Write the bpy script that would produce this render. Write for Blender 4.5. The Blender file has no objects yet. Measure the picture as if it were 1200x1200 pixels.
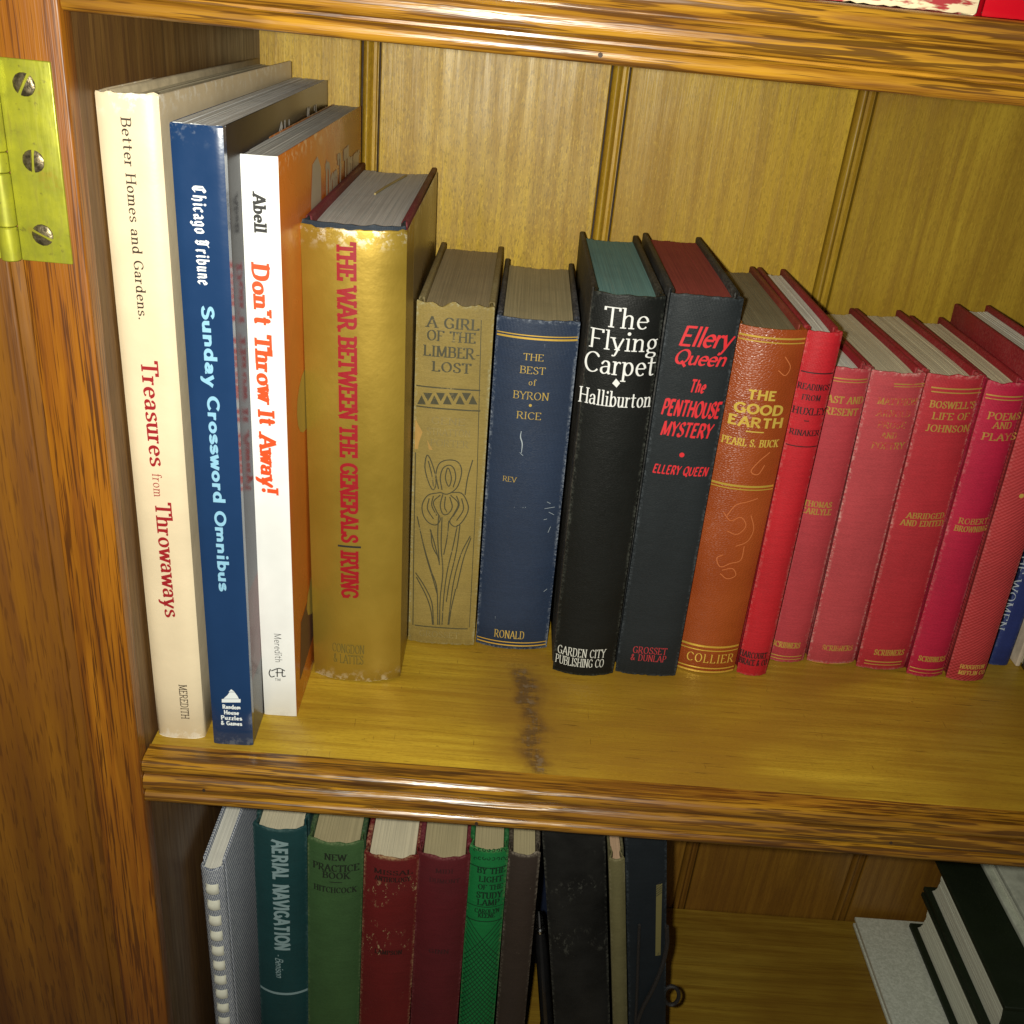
import bpy, bmesh, math, random
from mathutils import Vector, Matrix, noise
rnd = random.Random(7)
S = bpy.context.scene
COL = S.collection

# ------------------------------------------------------------------ camera
FPX, PITCH, YAW, ROLL = 1163.2, 0.4716, 0.0342, 0.1010
CAM = Vector((0.1314, -0.3630, 0.3280)); CX, CY = 603.9, 600.0
fw = Vector((math.sin(YAW), math.cos(YAW), 0)); rt = Vector((math.cos(YAW), -math.sin(YAW), 0)); up = Vector((0, 0, 1))
fw, up = fw*math.cos(PITCH) - up*math.sin(PITCH), up*math.cos(PITCH) + fw*math.sin(PITCH)
rt, up = rt*math.cos(ROLL) + up*math.sin(ROLL), up*math.cos(ROLL) - rt*math.sin(ROLL)
cd = bpy.data.cameras.new('camera'); cam = bpy.data.objects.new('camera', cd); COL.objects.link(cam)
cam.matrix_world = Matrix(((rt.x, up.x, -fw.x, CAM.x), (rt.y, up.y, -fw.y, CAM.y), (rt.z, up.z, -fw.z, CAM.z), (0, 0, 0, 1)))
cd.sensor_width = 36; cd.lens = FPX/1200*36; cd.shift_x = -(CX-600)/1200; cd.clip_start = .01; cd.clip_end = 50
S.camera = cam
def ray(px): return rt*((px[0]-CX)/FPX) - up*((px[1]-CY)/FPX) + fw
# ------------------------------------------------------------------ light
W = bpy.data.worlds.new('World'); S.world = W; W.use_nodes = True
W.node_tree.nodes['Background'].inputs[0].default_value = (1.0, .93, .8, 1)
W.node_tree.nodes['Background'].inputs[1].default_value = .065
ld = bpy.data.lights.new('phone_flash', 'SPOT'); lo = bpy.data.objects.new('phone_flash', ld); COL.objects.link(lo)
ld.energy = 12.6; ld.color = (1.0, .97, .84); ld.shadow_soft_size = .004; ld.spot_size = math.radians(146); ld.spot_blend = 1.0
lo.location = CAM - rt*.015 + up*.002 + fw*.004; lo.rotation_euler = ray((500, 400)).to_track_quat('-Z', 'Y').to_euler()
S.view_settings.view_transform = 'Standard'; S.view_settings.look = 'None'
S.view_settings.exposure = 0; S.view_settings.gamma = 1; S.view_settings.use_curve_mapping = False

# ------------------------------------------------------------------ material helpers
class NT:
    def __init__(s, name):
        s.m = bpy.data.materials.new(name); s.m.use_nodes = True; s.t = s.m.node_tree
        s.b = s.t.nodes['Principled BSDF']
    def n(s, typ, **kw):
        o = s.t.nodes.new(typ)
        for k, v in kw.items():
            if k.startswith('i_'): s.put(o.inputs[k[2:].replace('_', ' ')], v)
            else: setattr(o, k, v)
        return o
    def put(s, sock, v):
        if hasattr(v, 'is_linked'): s.t.links.new(v, sock)
        elif isinstance(v, (tuple, list)) and len(v) == 3 and sock.type == 'RGBA': sock.default_value = (*v, 1)
        else: sock.default_value = v
    def math(s, op, a, b=0., c=0., clamp=False):
        o = s.n('ShaderNodeMath', operation=op, use_clamp=clamp)
        for i, v in enumerate((a, b, c)): s.put(o.inputs[i], v)
        return o.outputs[0]
    def co(s): return s.n('ShaderNodeTexCoord').outputs['Object']
    def mapc(s, scale=(1, 1, 1), loc=(0, 0, 0)):
        o = s.n('ShaderNodeMapping'); s.put(o.inputs['Vector'], s.co()); o.inputs['Scale'].default_value = scale; o.inputs['Location'].default_value = loc
        return o.outputs[0]
    def noise(s, vec, scale, detail=4, rough=.55, dist=0):
        o = s.n('ShaderNodeTexNoise'); s.put(o.inputs['Vector'], vec); o.inputs['Scale'].default_value = scale
        o.inputs['Detail'].default_value = detail; o.inputs['Roughness'].default_value = rough; o.inputs['Distortion'].default_value = dist
        return o.outputs[0]
    def rng(s, v, a, b, c=0., d=1., smooth=True):
        o = s.n('ShaderNodeMapRange'); o.interpolation_type = 'SMOOTHSTEP' if smooth else 'LINEAR'
        for i, x in enumerate((v, a, b, c, d)): s.put(o.inputs[i], x)
        return o.outputs[0]
    def mix(s, f, a, b, blend='MIX'):
        o = s.n('ShaderNodeMix', data_type='RGBA', blend_type=blend)
        s.put(o.inputs[0], f); s.put(o.inputs[6], a); s.put(o.inputs[7], b)
        return o.outputs[2]
    def bump(s, h, strength=.3, dist=.001, prev=None):
        o = s.n('ShaderNodeBump'); s.put(o.inputs['Height'], h); o.inputs['Strength'].default_value = strength; o.inputs['Distance'].default_value = dist
        if prev is not None: s.put(o.inputs['Normal'], prev)
        return o.outputs[0]
    def fin(s, col, rough=.6, nrm=None, metal=0., spec=.5, coat=0.):
        s.put(s.b.inputs['Base Color'], col); s.put(s.b.inputs['Roughness'], rough); s.b.inputs['Metallic'].default_value = metal
        s.b.inputs['Specular IOR Level'].default_value = spec; s.b.inputs['Coat Weight'].default_value = coat; s.b.inputs['Coat Roughness'].default_value = .15
        if nrm is not None: s.put(s.b.inputs['Normal'], nrm)
        return s.m
def sc(c, k): return tuple(min(1, x*k) for x in c)

def cloth(name, col, wear=(.6, .5, .4), amt=.5, w=.03, h=.2, weave=1., rough=.62, spec=.3, var=.35, fleck=0., fleckcol=None, grid=False):
    t = NT(name); c = t.co()
    sep = t.n('ShaderNodeSeparateXYZ'); t.put(sep.inputs[0], c); x, z = sep.outputs[0], sep.outputs[2]
    big = t.noise(c, 22, 4, .6); fine = t.noise(t.mapc((900, 900, 2600)), 1, 2); fib = t.noise(t.mapc((60, 60, 900)), 1, 3)
    base = t.mix(t.rng(big, .25, .75), sc(col, 1-var*.6), sc(col, 1+var*.5))
    base = t.mix(t.math('MULTIPLY', t.rng(fib, .3, .7), .28), base, sc(col, .62))
    base = t.mix(t.math('MULTIPLY', t.rng(fine, .4, .62), .22), base, sc(col, 1.5))
    ex = t.math('MINIMUM', x, t.math('SUBTRACT', w, x)); ez = t.math('MINIMUM', z, t.math('SUBTRACT', h, z))
    e = t.math('MINIMUM', t.math('MULTIPLY', ex, 1.3), ez)
    wn = t.noise(c, 620, 3, .7); wn2 = t.noise(c, 35, 3, .6)
    em = t.rng(e, .0026, .0, 0, 1)
    msk = t.math('MULTIPLY', em, t.rng(t.math('ADD', wn, t.math('MULTIPLY', wn2, .6)), .70, 1.08), clamp=True)
    base = t.mix(t.math('MULTIPLY', msk, amt*1.1, clamp=True), base, wear)
    if fleck > 0:
        f = t.rng(t.noise(t.mapc((300, 300, 150), (.31, 0, .7)), 1, 5, .75), .74-fleck*.19, .78-fleck*.19)
        f = t.math('MULTIPLY', f, t.rng(t.noise(t.mapc((1, 1, 1), (.7, .2, .1)), 30, 2), .5, .62))
        base = t.mix(f, base, fleckcol or wear)
    wv = t.math('ADD', t.math('SINE', t.math('MULTIPLY', x, 2*math.pi/.0007)), t.math('SINE', t.math('MULTIPLY', z, 2*math.pi/.0006)))
    hgt = t.math('ADD', t.math('MULTIPLY', wv, .12*weave), t.math('MULTIPLY', fine, .9))
    if grid:
        gx = t.math('SINE', t.math('MULTIPLY', x, 2*math.pi/.0026)); gz = t.math('SINE', t.math('MULTIPLY', z, 2*math.pi/.0022))
        hgt = t.math('ADD', hgt, t.math('MULTIPLY', t.math('MULTIPLY', gx, gz), 1.2))
    nr = t.bump(hgt, .45, .0004); nr = t.bump(big, .25, .004, nr)
    return t.fin(base, t.rng(wn2, .3, .7, rough-.08, rough+.1), nr, spec=spec)

def jacket(name, col, rough=.3, wear=(.85, .82, .74), amt=.4, w=.03, h=.28, tint=None, spec=.5, crinkle=.25, metal=0.):
    t = NT(name); c = t.co(); sep = t.n('ShaderNodeSeparateXYZ'); t.put(sep.inputs[0], c)
    big = t.noise(c, 14, 4, .6); fine = t.noise(c, 500, 3)
    base = t.mix(t.rng(big, .3, .7), sc(col, .9), sc(col, 1.07)) if tint is None else t.mix(t.rng(big, .3, .7), col, tint)
    ez = t.math('MINIMUM', sep.outputs[2], t.math('SUBTRACT', h, sep.outputs[2]))
    m = t.math('MULTIPLY', t.rng(ez, .009, 0), t.rng(t.noise(c, 180, 4, .7), .5, .62))
    base = t.mix(t.math('MULTIPLY', m, amt*2, clamp=True), base, wear)
    scr = t.rng(t.noise(t.mapc((160, 160, 26), (.2, .1, .4)), 1, 5, .7), .7, .74)
    base = t.mix(t.math('MULTIPLY', scr, .25), base, sc(col, .55))
    nr = t.bump(t.noise(c, 70, 4, .6), crinkle, .002); nr = t.bump(fine, .06, .0004, nr)
    return t.fin(base, t.rng(big, .3, .7, rough-.05, rough+.1), nr, spec=spec, metal=metal)

def pages(name, col, dark=None, w=.03):
    t = NT(name); c = t.co(); dark = dark or sc(col, .55)
    l = t.noise(t.mapc((2300, 9, 9)), 1, 3, .6); l2 = t.noise(t.mapc((420, 14, 14)), 1, 3, .6); bl = t.noise(c, 40, 4)
    base = t.mix(t.rng(l, .35, .65), sc(col, .82), sc(col, 1.1))
    base = t.mix(t.math('MULTIPLY', t.rng(l2, .55, .75), .35), base, dark)
    base = t.mix(t.math('MULTIPLY', t.rng(bl, .45, .75), .4), base, sc(col, .72))
    return t.fin(base, .8, t.bump(l, .5, .0004), spec=.2)

def wood(name, light, mid, dark, axis='x', grain=1., pore=.5, rough=.4, bumpk=1., fleck=0., rings=.5, coat=.0, off=0., knot=None, coarse=1., plen=45, blot=.35, spec=.5, ringk=5., pth=.55):
    t = NT(name)
    def st(a, b): return {'x': (a, b, b), 'z': (b, b, a), 'y': (b, a, b)}[axis]
    o3 = (off, off*1.7, off*.6)
    n1 = t.noise(t.mapc(st(1.1*grain, 15*grain), o3), 1, 2, .5, .25)
    n2 = t.noise(t.mapc(st(7*grain, 190*grain), o3), 1, 4, .65, .2)
    n3 = t.noise(t.mapc(st(plen, 1300/coarse), o3), 1, 2, .6)
    n4 = t.noise(t.mapc((7, 7, 7), o3), 1, 3, .55, .4)
    ring = t.math('FRACT', t.math('ADD', t.math('MULTIPLY', n1, ringk), t.math('MULTIPLY', n2, .22)))
    rg_ = t.math('MULTIPLY', t.math('POWER', ring, 2.2), t.rng(ring, 1., .93))
    col = t.mix(t.rng(n2, .32, .68), light, mid)
    col = t.mix(t.math('MULTIPLY', rg_, rings), col, t_mid(mid, dark))
    col = t.mix(t.math('MULTIPLY', t.rng(n2, .58, .74), .6*pore), col, dark)
    col = t.mix(t.math('MULTIPLY', t.rng(n3, pth, pth+.07), pore*.85), col, dark)
    col = t.mix(t.math('MULTIPLY', t.rng(n4, .38, .68), blot), col, (mid[0]*.78, mid[1]*.66, mid[2]*.55))
    if fleck:
        f = t.noise(t.mapc(st(330, 1150), o3), 1, 2, .7)
        col = t.mix(t.math('MULTIPLY', t.rng(f, .5, .66), fleck), col, sc(mid, .5))
        f2 = t.noise(t.mapc(st(260, 1000), (off+3, 1, 2)), 1, 2, .7)
        col = t.mix(t.math('MULTIPLY', t.rng(f2, .55, .7), fleck*.6), col, sc(light, 1.3))
    hgt = t.math('ADD', t.math('ADD', n2, t.math('MULTIPLY', n3, .8)), t.math('MULTIPLY', rg_, .5))
    rg = t.math('ADD', t.rng(n2, .3, .7, rough-.06, rough+.1), t.rng(n4, .4, .7, 0., .12))
    nr = t.bump(hgt, .22*bumpk, .0009); nr = t.bump(n4, .5, .004, nr)
    if knot:
        sp = t.n('ShaderNodeSeparateXYZ'); t.put(sp.inputs[0], t.co()); wob = t.noise(t.co(), 60, 3, .6)
        cx = t.math('ADD', sp.outputs[0], t.math('MULTIPLY', t.math('SUBTRACT', wob, .5), .020))
        cx = t.math('ADD', cx, t.math('MULTIPLY', sp.outputs[1], .085))
        dx = t.math('ABSOLUTE', t.math('SUBTRACT', cx, knot[0]+.004)); dy = t.math('ABSOLUTE', t.math('SUBTRACT', sp.outputs[1], knot[1]))
        big = t.rng(t.noise(t.mapc((3.2, 9, 3), (2.6, .3, 0)), 1, 3, .6, .6), .42, .62); col = t.mix(t.math('MULTIPLY', big, .7), col, (.23, .115, .012))
        near = t.math('MULTIPLY', t.rng(dx, .0115, .002), t.rng(dy, .056, .030))
        kn = t.noise(t.mapc((90, 260, 100)), 1, 3, .6); kn2 = t.noise(t.mapc((420, 60, 100)), 1, 3, .6)
        core = t.math('MULTIPLY', t.math('MULTIPLY', t.rng(dx, .0065, .001), t.rng(dy, .05, .034)), t.rng(t.math('ADD', t.math('MULTIPLY', kn, .55), t.math('MULTIPLY', kn2, .45)), .42, .55))
        col = t.mix(t.math('MULTIPLY', near, t.rng(kn, .3, .65, .5, .95)), col, (.11, .052, .012)); col = t.mix(t.math('MULTIPLY', core, .9), col, (.045, .034, .024))
        grey = t.math('MULTIPLY', core, t.rng(t.noise(t.co(), 210, 3), .52, .62)); col = t.mix(t.math('MULTIPLY', grey, .55), col, (.20, .18, .15))
        halo = t.math('MULTIPLY', t.rng(dx, .036, .006), t.rng(dy, .085, .03)); col = t.mix(t.math('MULTIPLY', halo, .45), col, (.19, .095, .014))
        for mp, lo_, k_ in (((25, 420, 50), .655, .6), ((460, 45, 50), .67, .5), ((130, 300, 50), .70, .7), ((18, 900, 50), .66, .6)):
            scr = t.rng(t.noise(t.mapc(mp, (.4+k_, .3, 0)), 1, 3, .7), lo_, lo_+.03); col = t.mix(t.math('MULTIPLY', scr, k_), col, sc(dark, .8))
        nr = t.bump(t.math('SUBTRACT', 0., core), .35, .0012, nr)
    return t.fin(col, rg, nr, spec=spec, coat=coat)
def t_mid(a, b): return tuple(.45*x+.55*y for x, y in zip(a, b))

def plain(name, col, rough=.5, metal=0., spec=.5, var=.15, bump=.1, scale=120):
    t = NT(name); c = t.co(); n = t.noise(c, scale, 4, .6)
    return t.fin(t.mix(t.rng(n, .3, .7), sc(col, 1-var), sc(col, 1+var)), t.rng(n, .3, .7, rough-.05, rough+.08), t.bump(n, bump, .0005), metal=metal, spec=spec)
_ink = {}
def ink(col, under=None, wear=0., metal=0., rough=.5):
    k = (col, under, wear, metal)
    if k in _ink: return _ink[k]
    t = NT('ink'); c = t.co()
    base = col
    if wear > 0:
        a = .5+.32*(1-wear)
        m = t.rng(t.math('ADD', t.math('MULTIPLY', t.noise(c, 700, 4, .7), .5), t.math('MULTIPLY', t.noise(c, 120, 3, .6), .5)), a-.16, a)
        base = t.mix(m, col, under)
        if metal: t.put(t.b.inputs['Metallic'], t.math('MULTIPLY', t.math('SUBTRACT', 1., m), metal))
    r = t.fin(base, rough, None, metal=0. if wear > 0 else metal)
    _ink[k] = r; return r
GOLD = (.78, .5, .08)

# ------------------------------------------------------------------ object helpers
def tag(o, label, cat, group=None):
    o['label'] = label; o['category'] = cat
    if group: o['group'] = group
    return o
def link(name, verts, faces, mat, parent=None, sharp=35, smooth=True):
    me = bpy.data.meshes.new(name); me.from_pydata([tuple(v) for v in verts], [], faces); me.update()
    bm = bmesh.new(); bm.from_mesh(me); bmesh.ops.recalc_face_normals(bm, faces=bm.faces); bm.to_mesh(me); bm.free()
    if smooth:
        for p in me.polygons: p.use_smooth = True
        me.set_sharp_from_angle(angle=math.radians(sharp))
    me.materials.append(mat)
    o = bpy.data.objects.new(name, me); COL.objects.link(o)
    if parent is not None: o.parent = parent
    return o
def empty(name, loc, rot=(0, 0, 0)):
    o = bpy.data.objects.new(name, None); COL.objects.link(o); o.location = loc; o.rotation_euler = rot; o.empty_display_size = .02
    return o
def box(name, a, b, mat, parent=None, bev=.0007, seg=2):
    x0, y0, z0 = a; x1, y1, z1 = b
    v = [(x, y, z) for x in (x0, x1) for y in (y0, y1) for z in (z0, z1)]
    f = [(0, 1, 3, 2), (4, 6, 7, 5), (0, 4, 5, 1), (2, 3, 7, 6), (0, 2, 6, 4), (1, 5, 7, 3)]
    me = bpy.data.meshes.new(name); bm = bmesh.new()
    vs = [bm.verts.new(p) for p in v]
    for q in f: bm.faces.new([vs[i] for i in q])
    if bev: bmesh.ops.bevel(bm, geom=list(bm.edges), offset=bev, segments=seg, affect='EDGES', profile=.5)
    bmesh.ops.recalc_face_normals(bm, faces=bm.faces); bm.to_mesh(me); bm.free()
    for p in me.polygons: p.use_smooth = True
    me.set_sharp_from_angle(angle=math.radians(50)); me.materials.append(mat)
    o = bpy.data.objects.new(name, me); COL.objects.link(o)
    if parent is not None: o.parent = parent
    return o
def sweep(name, prof, axis, a, b, mat, parent=None, n=1, sharp=30):
    """closed profile polygon; axis 'x': prof=(y,z); 'z': prof=(x,y)"""
    v, f = [], []; k = len(prof)
    for i in range(n+1):
        s = a+(b-a)*i/n
        for p in prof: v.append((s, p[0], p[1]) if axis == 'x' else (p[0], p[1], s))
    for i in range(n):
        for j in range(k): f.append((i*k+j, i*k+(j+1) % k, (i+1)*k+(j+1) % k, (i+1)*k+j))
    f.append(tuple(range(k))); f.append(tuple(range(n*k, n*k+k)))
    return link(name, v, f, mat, parent, sharp)
def tube(name, pts, r, mat, parent=None, seg=8, closed=False):
    v, f = [], []; n = len(pts); P = [Vector(p) for p in pts]
    for i in range(n):
        d = (P[(i+1) % n]-P[i-1]) if closed else (P[min(i+1, n-1)]-P[max(i-1, 0)])
        d.normalize(); a = d.cross(Vector((0, .3, 1))); a = a if a.length > 1e-3 else d.cross(Vector((1, 0, 0))); a.normalize(); b = d.cross(a)
        rr = r[i] if isinstance(r, (list, tuple)) else r
        for k in range(seg):
            an = 2*math.pi*k/seg; v.append(P[i]+a*math.cos(an)*rr+b*math.sin(an)*rr)
    for i in range(n if closed else n-1):
        for k in range(seg): f.append((i*seg+k, i*seg+(k+1) % seg, ((i+1) % n)*seg+(k+1) % seg, ((i+1) % n)*seg+k))
    if not closed: f.append(tuple(range(seg))); f.append(tuple(range((n-1)*seg, n*seg)))
    return link(name, v, f, mat, parent, 40)

# ------------------------------------------------------------------ lettering: a pen-stroke alphabet (cap height 1)
def L(*p): return ('L', [(p[i], p[i+1]) for i in range(0, len(p), 2)])
def Cv(*p): return ('C', [(p[i], p[i+1]) for i in range(0, len(p), 2)])
def El(cx, cy, rx, ry, a=0, b=360): return ('C', [(cx+rx*math.cos(math.radians(a+(b-a)*i/20)), cy+ry*math.sin(math.radians(a+(b-a)*i/20))) for i in range(21)])
def Dt(x, y, r): return ('D', [(x, y)], r)
SC = (.54, .82, .44, .97, .28, 1, .12, .9, .09, .74, .18, .6, .42, .46, .54, .33, .54, .15, .42, .02, .26, 0, .12, .05, .05, .2)
ARCH = (.1, .44, .2, .6, .34, .66, .46, .58, .48, .42, .48, 0)
F = {
'A': (.78, [L(0, 0, .39, 1), L(.39, 1, .78, 0), L(.14, .34, .64, .34)]),
'B': (.68, [L(.1, 0, .1, 1), Cv(.1, 1, .36, 1, .55, .92, .58, .76, .52, .6, .36, .54, .1, .54), Cv(.1, .54, .4, .54, .6, .44, .64, .27, .59, .08, .4, 0, .1, 0)]),
'C': (.74, [El(.43, .5, .37, .5, 42, 318)]), 'D': (.76, [L(.1, 0, .1, 1), Cv(.1, 1, .35, 1, .6, .87, .69, .5, .6, .13, .35, 0, .1, 0)]),
'E': (.64, [L(.1, 0, .1, 1), L(.1, 1, .58, 1), L(.1, .53, .46, .53), L(.1, 0, .6, 0)]), 'F': (.6, [L(.1, 0, .1, 1), L(.1, 1, .58, 1), L(.1, .5, .46, .5)]),
'G': (.8, [El(.43, .5, .37, .5, 42, 318), L(.72, .08, .72, .44), L(.5, .44, .72, .44)]), 'H': (.8, [L(.1, 0, .1, 1), L(.7, 0, .7, 1), L(.1, .52, .7, .52)]),
'I': (.26, [L(.13, 0, .13, 1)]), 'J': (.44, [Cv(.32, 1, .32, .6, .32, .25, .26, .05, .14, 0, .03, .1)]),
'K': (.74, [L(.1, 0, .1, 1), L(.66, 1, .1, .42), L(.28, .58, .7, 0)]), 'L': (.62, [L(.1, 0, .1, 1), L(.1, 0, .58, 0)]),
'M': (.94, [L(.1, 0, .12, 1), L(.12, 1, .47, .08), L(.47, .08, .82, 1), L(.82, 1, .84, 0)]), 'N': (.8, [L(.1, 0, .1, 1), L(.1, 1, .7, 0), L(.7, 0, .7, 1)]),
'O': (.84, [El(.42, .5, .37, .5)]), 'P': (.64, [L(.1, 0, .1, 1), Cv(.1, 1, .36, 1, .55, .91, .59, .73, .54, .55, .36, .46, .1, .46)]),
'Q': (.84, [El(.42, .5, .37, .5), L(.44, .22, .8, -.14)]), 'R': (.74, [L(.1, 0, .1, 1), Cv(.1, 1, .36, 1, .55, .91, .59, .73, .54, .56, .36, .48, .1, .48), L(.34, .48, .7, 0)]),
'S': (.6, [Cv(*SC)]), 'T': (.7, [L(.35, 0, .35, 1), L(.02, 1, .68, 1)]), 'U': (.78, [Cv(.1, 1, .1, .6, .11, .28, .2, .06, .39, 0, .58, .06, .67, .28, .68, .6, .68, 1)]),
'V': (.74, [L(0, 1, .37, 0), L(.37, 0, .74, 1)]), 'W': (1.08, [L(0, 1, .28, 0), L(.28, 0, .54, .95), L(.54, .95, .8, 0), L(.8, 0, 1.08, 1)]),
'X': (.72, [L(.02, 1, .7, 0), L(.7, 1, .02, 0)]), 'Y': (.7, [L(0, 1, .35, .48), L(.7, 1, .35, .48), L(.35, .48, .35, 0)]), 'Z': (.66, [L(.04, 1, .6, 1), L(.6, 1, .04, 0), L(.04, 0, .62, 0)]),
'a': (.56, [Cv(.44, .38, .24, .36, .08, .28, .07, .1, .2, 0, .34, .05, .44, .18), Cv(.09, .52, .2, .65, .36, .63, .44, .5, .44, .12, .48, .01, .56, .04)]),
'b': (.6, [L(.1, 0, .1, 1.02), El(.32, .33, .22, .33)]), 'c': (.52, [El(.3, .33, .23, .33, 45, 315)]), 'd': (.62, [El(.29, .33, .22, .33), L(.51, 0, .51, 1.02)]),
'e': (.56, [El(.3, .33, .23, .33, 8, 318), L(.08, .36, .52, .36)]), 'f': (.38, [Cv(.44, .93, .34, 1.02, .23, .98, .18, .84, .18, .4, .18, 0), L(.02, .64, .36, .64)]),
'g': (.56, [El(.27, .4, .19, .26), Cv(.14, .15, .08, .06, .16, -.03, .4, -.06, .49, -.15, .43, -.27, .26, -.31, .08, -.26, .06, -.15, .17, -.05), L(.4, .58, .54, .64)]),
'h': (.6, [L(.1, 0, .1, 1.02), Cv(*ARCH)]), 'i': (.26, [L(.13, 0, .13, .66), Dt(.13, .9, .09)]), 'k': (.56, [L(.1, 0, .1, 1.02), L(.48, .66, .1, .26), L(.22, .38, .52, 0)]),
'l': (.26, [L(.13, 0, .13, 1.02)]), 'm': (.92, [L(.1, 0, .1, .66), Cv(.1, .44, .18, .6, .3, .66, .42, .58, .45, .42, .45, 0), Cv(.45, .44, .54, .6, .66, .66, .77, .58, .8, .42, .8, 0)]),
'n': (.6, [L(.1, 0, .1, .66), Cv(*ARCH)]), 'o': (.6, [El(.3, .33, .23, .33)]), 'p': (.6, [L(.1, -.3, .1, .66), El(.32, .33, .22, .33)]),
'r': (.40, [L(.1, 0, .1, .66), Cv(.1, .42, .18, .58, .28, .65, .4, .6)]), 's': (.46, [('C', [(SC[i]*.78, SC[i+1]*.66) for i in range(0, 26, 2)])]),
't': (.42, [Cv(.17, .9, .17, .5, .17, .14, .23, .01, .37, .05), L(-.02, .64, .42, .64)]), 'u': (.6, [Cv(.1, .66, .1, .4, .11, .14, .2, 0, .34, .03, .48, .2), L(.48, 0, .48, .66)]),
'v': (.54, [L(.02, .66, .27, 0), L(.27, 0, .52, .66)]), 'w': (.8, [L(.02, .66, .21, 0), L(.21, 0, .4, .62), L(.4, .62, .59, 0), L(.59, 0, .78, .66)]),
'x': (.54, [L(.04, .66, .5, 0), L(.5, .66, .04, 0)]), 'y': (.56, [L(.02, .66, .28, .02), Cv(.54, .66, .4, .3, .26, -.08, .16, -.28, .04, -.26)]), 'z': (.5, [L(.05, .66, .45, .66), L(.45, .66, .05, 0), L(.05, 0, .46, 0)]),
'.': (.24, [Dt(.12, .08, .09)]), '!': (.3, [L(.15, .3, .15, 1), Dt(.15, .08, .1)]), "'": (.2, [L(.1, .72, .12, 1)]), '-': (.4, [L(.05, .38, .35, .38)]), ' ': (.32, []),
'&': (.78, [Cv(.72, .02, .5, .2, .22, .62, .17, .82, .3, 1, .43, .84, .36, .66, .12, .4, .07, .2, .2, .01, .42, .06, .6, .28, .66, .44)]),
'*': (.4, [Dt(.2, .4, .2)]),
}
BL = {  # angular broad-nib forms for the newspaper masthead
'C': (.7, [L(.55, .8, .4, .98, .12, .8, .12, .2, .34, .02, .58, .2), L(.34, .95, .34, .1)]), 'h': (.5, [L(.1, .0, .1, .98, .16, .9), L(.1, .5, .26, .66, .4, .52, .4, .1, .32, -.12)]),
'i': (.26, [L(.06, .6, .14, .66, .14, .08, .22, 0), Dt(.14, .88, .07)]), 'c': (.42, [L(.36, .55, .24, .66, .08, .54, .08, .12, .22, 0, .38, .14)]), 'a': (.48, [L(.08, .56, .22, .66, .36, .54, .36, .08, .46, 0), L(.36, .36, .1, .28, .1, .08, .2, 0, .36, .14)]),
'g': (.48, [L(.36, .58, .22, .66, .08, .54, .08, .16, .2, .04, .36, .16), L(.36, .62, .36, -.16, .22, -.28, .06, -.18)]), 'o': (.46, [L(.23, .66, .08, .54, .08, .12, .23, 0, .38, .12, .38, .54, .23, .66)]), ' ': (.3, []),
'T': (.66, [L(.02, .76, .12, .97, .36, .86, .62, 1.0), L(.36, .88, .36, .12, .26, .0, .06, .14), L(.13, .92, .13, .34, .2, .26)]), 'r': (.38, [L(.06, .58, .12, .66, .12, .06, .2, 0), L(.12, .52, .24, .66, .36, .58)]),
'b': (.48, [L(.1, .98, .1, .1, .24, 0, .4, .12, .4, .52, .26, .66, .1, .5)]), 'u': (.5, [L(.06, .6, .12, .66, .12, .1, .22, 0, .38, .14), L(.38, .66, .38, .08, .47, 0)]), 'n': (.5, [L(.06, .6, .12, .66, .12, 0), L(.12, .52, .26, .66, .38, .54, .38, .08, .47, 0)]),
'e': (.44, [L(.1, .34, .36, .46, .36, .54, .22, .66, .08, .54, .08, .12, .22, 0, .38, .14)]),
}
def catmull(P, n=5):
    if len(P) < 3: return P
    out = []; closed = (Vector(P[0])-Vector(P[-1])).length < 1e-4
    for i in range(len(P)-1):
        p1, p2 = Vector(P[i]), Vector(P[i+1])
        p0 = Vector(P[i-1]) if i else (Vector(P[-2]) if closed else p1*2-p2)
        p3 = Vector(P[i+2]) if i+2 < len(P) else (Vector(P[1]) if closed else p2*2-p1)
        for k in range(n):
            t = k/n; out.append(tuple(.5*((2*p1)+(p2-p0)*t+(2*p0-5*p1+4*p2-p3)*t*t+(3*p1-p0-3*p2+p3)*t**3)))
    out.append(tuple(P[-1])); return out
STY = dict(
 roman=dict(w=.108, maxr=1.4, t=.048, phi=12, serif=.085), romanb=dict(w=.19, t=.075, phi=12, serif=.09), romanm=dict(w=.155, t=.065, phi=12, serif=.085), slab=dict(w=.215, t=.155, phi=0, serif=.11),
 sans=dict(w=.12, t=.11, phi=0, serif=0), sansb=dict(w=.22, t=.19, phi=0, serif=0), sansl=dict(w=.08, t=.07, phi=0, serif=0), brush=dict(w=.165, t=.085, phi=35, serif=0, slant=.28),
 fun=dict(w=.27, t=.14, maxr=1.25, phi=8, serif=.1, slant=.05, ball=1), black=dict(w=.2, t=.06, phi=40, serif=0), typew=dict(w=.11, t=.09, phi=0, serif=.09))
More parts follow.
